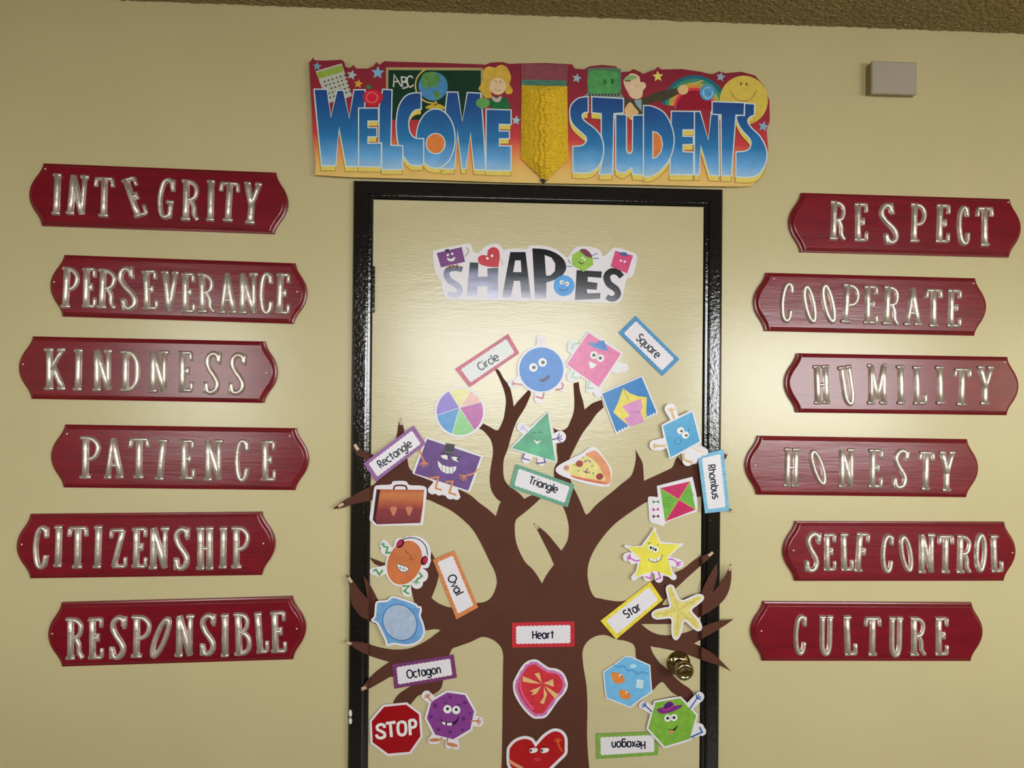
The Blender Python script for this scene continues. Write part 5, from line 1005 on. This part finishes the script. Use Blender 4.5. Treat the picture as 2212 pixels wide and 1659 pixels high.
# letters
y0, y1 = zz(372), zz(195)
m_let = M('banner_letter_print', (.05, .15, .5), rough=.40, mottle=(25, .10), grad=sorted([(y0, C(128, 162, 204, KB)), (y0 + (y1 - y0) * .14, C(82, 140, 194, KB)), (y0 + (y1 - y0) * .36, C(22, 98, 152, KB)), (y0 + (y1 - y0) * .62, C(14, 76, 132, KB)), (y1, C(18, 46, 112, KB))], key=lambda g: g[0]))
m_out, m_sh, m_ln = bi(176, 186, 212, .04), bi(206, 172, 86, .06), bi(128, 96, 44)
LET = [
 ('M', zA, [(1320, 370), (1415, 372), (1455, 635), (1500, 375), (1620, 380), (1640, 600), (1668, 1072), (1560, 1070), (1530, 740), (1490, 1060), (1450, 1065), (1413, 720), (1385, 1065), (1265, 1062), (1330, 620), (1300, 540)], 0, None, 0),
 ('O', zA, ell(1215, 790, 176, 268, 0, 40), 1, ell(1215, 835, 86, 92, 0, 28), 2),
 ('C', zA, [(1085, 380, 1), (1085, 525, 1), (1030, 535), (990, 580), (972, 650), (985, 735), (1030, 785), (1107, 790, 1), (1107, 1025, 1), (1060, 1036), (990, 1025), (930, 960), (882, 860), (860, 720), (862, 600), (885, 490), (945, 405), (1020, 378)], 2, None, 0),
 ('W', zA, [(118, 345), (237, 345), (270, 595), (325, 355), (385, 355), (435, 605), (478, 350), (580, 350), (575, 515), (520, 515), (520, 1042), (405, 1042), (345, 690), (315, 1035), (185, 1035)], 0, None, 0),
 ('L', zA, [(738, 345), (822, 350), (812, 850), (918, 855), (918, 1070), (728, 1070), (728, 830), (703, 825), (705, 500)], 3, None, 0),
 ('E', zA, [(520, 515), (700, 515), (700, 632), (605, 632), (605, 690), (685, 692), (685, 775), (605, 775), (605, 832), (725, 832), (725, 1046), (520, 1044)], 4, None, 0),
 ('E', zA, [(1670, 525), (1895, 532), (1895, 665), (1790, 662), (1790, 722), (1880, 722), (1880, 792), (1790, 792), (1790, 855), (1895, 858), (1895, 1080), (1668, 1078)], 3, None, 0),
 ('T', zB, [(668, 370), (926, 385), (926, 502), (848, 508), (838, 1000), (726, 998), (755, 880), (765, 780), (745, 680), (745, 508), (668, 500)], 0, None, 0),
 ('S', zB, [(640, 370, 1), (640, 498, 1), (610, 500), (590, 522), (610, 565), (690, 625), (745, 695), (766, 790), (750, 885), (700, 960), (620, 990), (515, 984, 1), (515, 772, 1), (580, 768), (620, 740), (622, 700), (590, 665), (520, 600), (490, 525), (500, 440), (560, 382)], 2, None, 0),
 ('U', zB, [(862, 512), (950, 517), (950, 800), (962, 828), (985, 828), (997, 805), (1000, 522), (1105, 516), (1105, 1005), (1002, 1000), (992, 945), (935, 988), (895, 985), (862, 958)], 3, None, 0),
 ('D', zB, [(1087, 442, 1), (1160, 448), (1255, 500), (1318, 615), (1336, 740), (1302, 870), (1225, 970), (1150, 1012), (1087, 1020, 1)], 4, [(1163, 652), (1200, 662), (1232, 700), (1242, 760), (1228, 820), (1190, 862), (1163, 870)], 0),
 ('N', zB, [(1500, 490), (1547, 490), (1612, 718), (1636, 492), (1697, 510), (1702, 1012), (1620, 1005), (1552, 765), (1540, 1005), (1500, 1002)], 2, None, 0),
 ('E', zB, [(1313, 488), (1500, 490), (1500, 638), (1408, 640), (1408, 690), (1492, 692), (1492, 756), (1408, 760), (1408, 816), (1495, 820), (1495, 1003), (1300, 1002)], 3, None, 0),
 ('S', zB, [(1905, 424, 1), (1988, 430, 1), (1985, 522, 1), (1950, 535), (1932, 568), (1960, 620), (2035, 695), (2084, 800), (2080, 900), (2032, 990), (1960, 1022), (1835, 1020, 1), (1836, 818, 1), (1920, 808), (1955, 770), (1950, 715), (1888, 645), (1852, 585), (1840, 528), (1905, 522, 1)], 0, None, 0),
 ('T', zB, [(1643, 410), (1907, 420), (1902, 522), (1836, 520), (1800, 1012), (1718, 1010), (1715, 517), (1643, 512)], 3, None, 0),
]
for (ch, zf, pts_, k, hole, _) in LET:
    if any(len(p) > 2 for p in pts_) : pts_ = smooth(pts_, 3)
    sh = zf([(x - 4, y + 46) for x, y in pts_]); hs = [zf([(x - 4, y + 46) for x, y in hole])] if hole else []
    c.poly('letter_shadow', sh, m_sh, 7 + k * .02, holes=hs); c.rib('shadow_line', sh, 1.1, m_ln, 7.3 + k * .02, closed=True)
    if hole: c.poly('letter_centre', zf(hole), bi(196, 110, 58), 7.6)
    l = c.poly('letter', zf(pts_), m_let, 8 + k * .4, holes=[zf(hole)] if hole else [], label='blue printed letter ' + ch)
    c.rib('letter_outline', zf(pts_), 2.6, m_out, 8.2 + k * .4, closed=True, label='pale outline of a letter')
    if hole: c.rib('letter_outline', zf(hole), 2.2, m_out, 8.2 + k * .4, closed=True)
c.poly('apple', smooth(zA([(560, 400), (590, 365), (650, 350), (710, 365), (738, 405), (725, 460), (680, 495), (620, 495), (575, 460)]), 3), bi(176, 34, 52, .12), 10.4)
c.rib('apple_ring', smooth(zA(ell(640, 420, 50, 46, 0, 16)), 2), 3, bi(206, 86, 92), 10.6, closed=True); c.poly('apple_leaf', zA(ell(612, 325, 26, 18)), bi(54, 110, 62), 10.4)
# honeycomb tissue pencil fixed on the banner
pn = empty('tissue_pencil', W(1176, 270, bd - .004), 'yellow honeycomb tissue pencil standing out from the middle of the banner', 'decoration')
D0 = bd - .0035
def pq(name, q, mat, d=D0): V, F = poly_geo(q, d, .0008); return link(name, V, F, mat, pn)
pq('eraser', zB([(92, 105), (478, 112), (468, 240), (100, 232)]), bi(116, 62, 70, .12))
m_fer = M('green_ferrule', C(62, 104, 90, KB), rough=.3, mottle=(40, .3), stretch=(1, 1, 6)); pq('ferrule', zB([(100, 232), (468, 240), (466, 285), (100, 278)]), m_fer, D0 - .0005)
m_tis = M('yellow_tissue', C(178, 152, 44, .50), rough=.8, mottle=(150, .16), spec=.1)
def tissue():
    nx, ny = 46, 150; V, F = [], []; rnd = random.Random(5)
    for j in range(ny + 1):
        for i in range(nx + 1):
            u, v = i / nx, j / ny
            xt = 100 + 370 * u; xb = 92 + 386 * u; yt = 278 + 8 * u; yb = 872 + 183 * (1 - abs(2 * (u * .97) - 1) ** 1.0) if True else 0
            x = xt + (xb - xt) * v; y = yt + (yb - yt) * v
            prot = (1 - abs(2 * u - 1)) ** .85 * .040 * min(1, (1 - v) * 6 + .25) * min(1, v * 12 + .4)
            cell = .0018 * math.sin(v * 190 + (PI if int(u * 23) % 2 else 0)) * (1 if 0 < i < nx else 0)
            seam = .009 * max(0, 1 - abs(u - .5) * 14) * (math.sin(v * 60 + 2 * math.sin(v * 23)) * .5 - .6)
            seam += -.0035 * max(0, 1 - abs(u - .5) * 3.2) * (1 + math.sin(u * 2 * PI * 9 + 1.2 * math.sin(v * 31))) * min(1, v * 10)
            p = W(*zB([(x + rnd.uniform(-1, 1) + (3 * math.sin(v * 40) if abs(u - .5) < .06 else 0), y)])[0], D0 - prot + seam * -1 - cell)
            V.append(p)
    for j in range(ny):
        for i in range(nx):
            a = j * (nx + 1) + i; F.append((a, a + nx + 1, a + nx + 2, a + 1))
    link('honeycomb_tissue', V, F, m_tis, pn)
tissue()
V, F = poly_geo(zB([(245, 1040), (318, 1040), (278, 1072)]), D0 - .006, .004); link('pencil_lead', V, F, INK, pn)
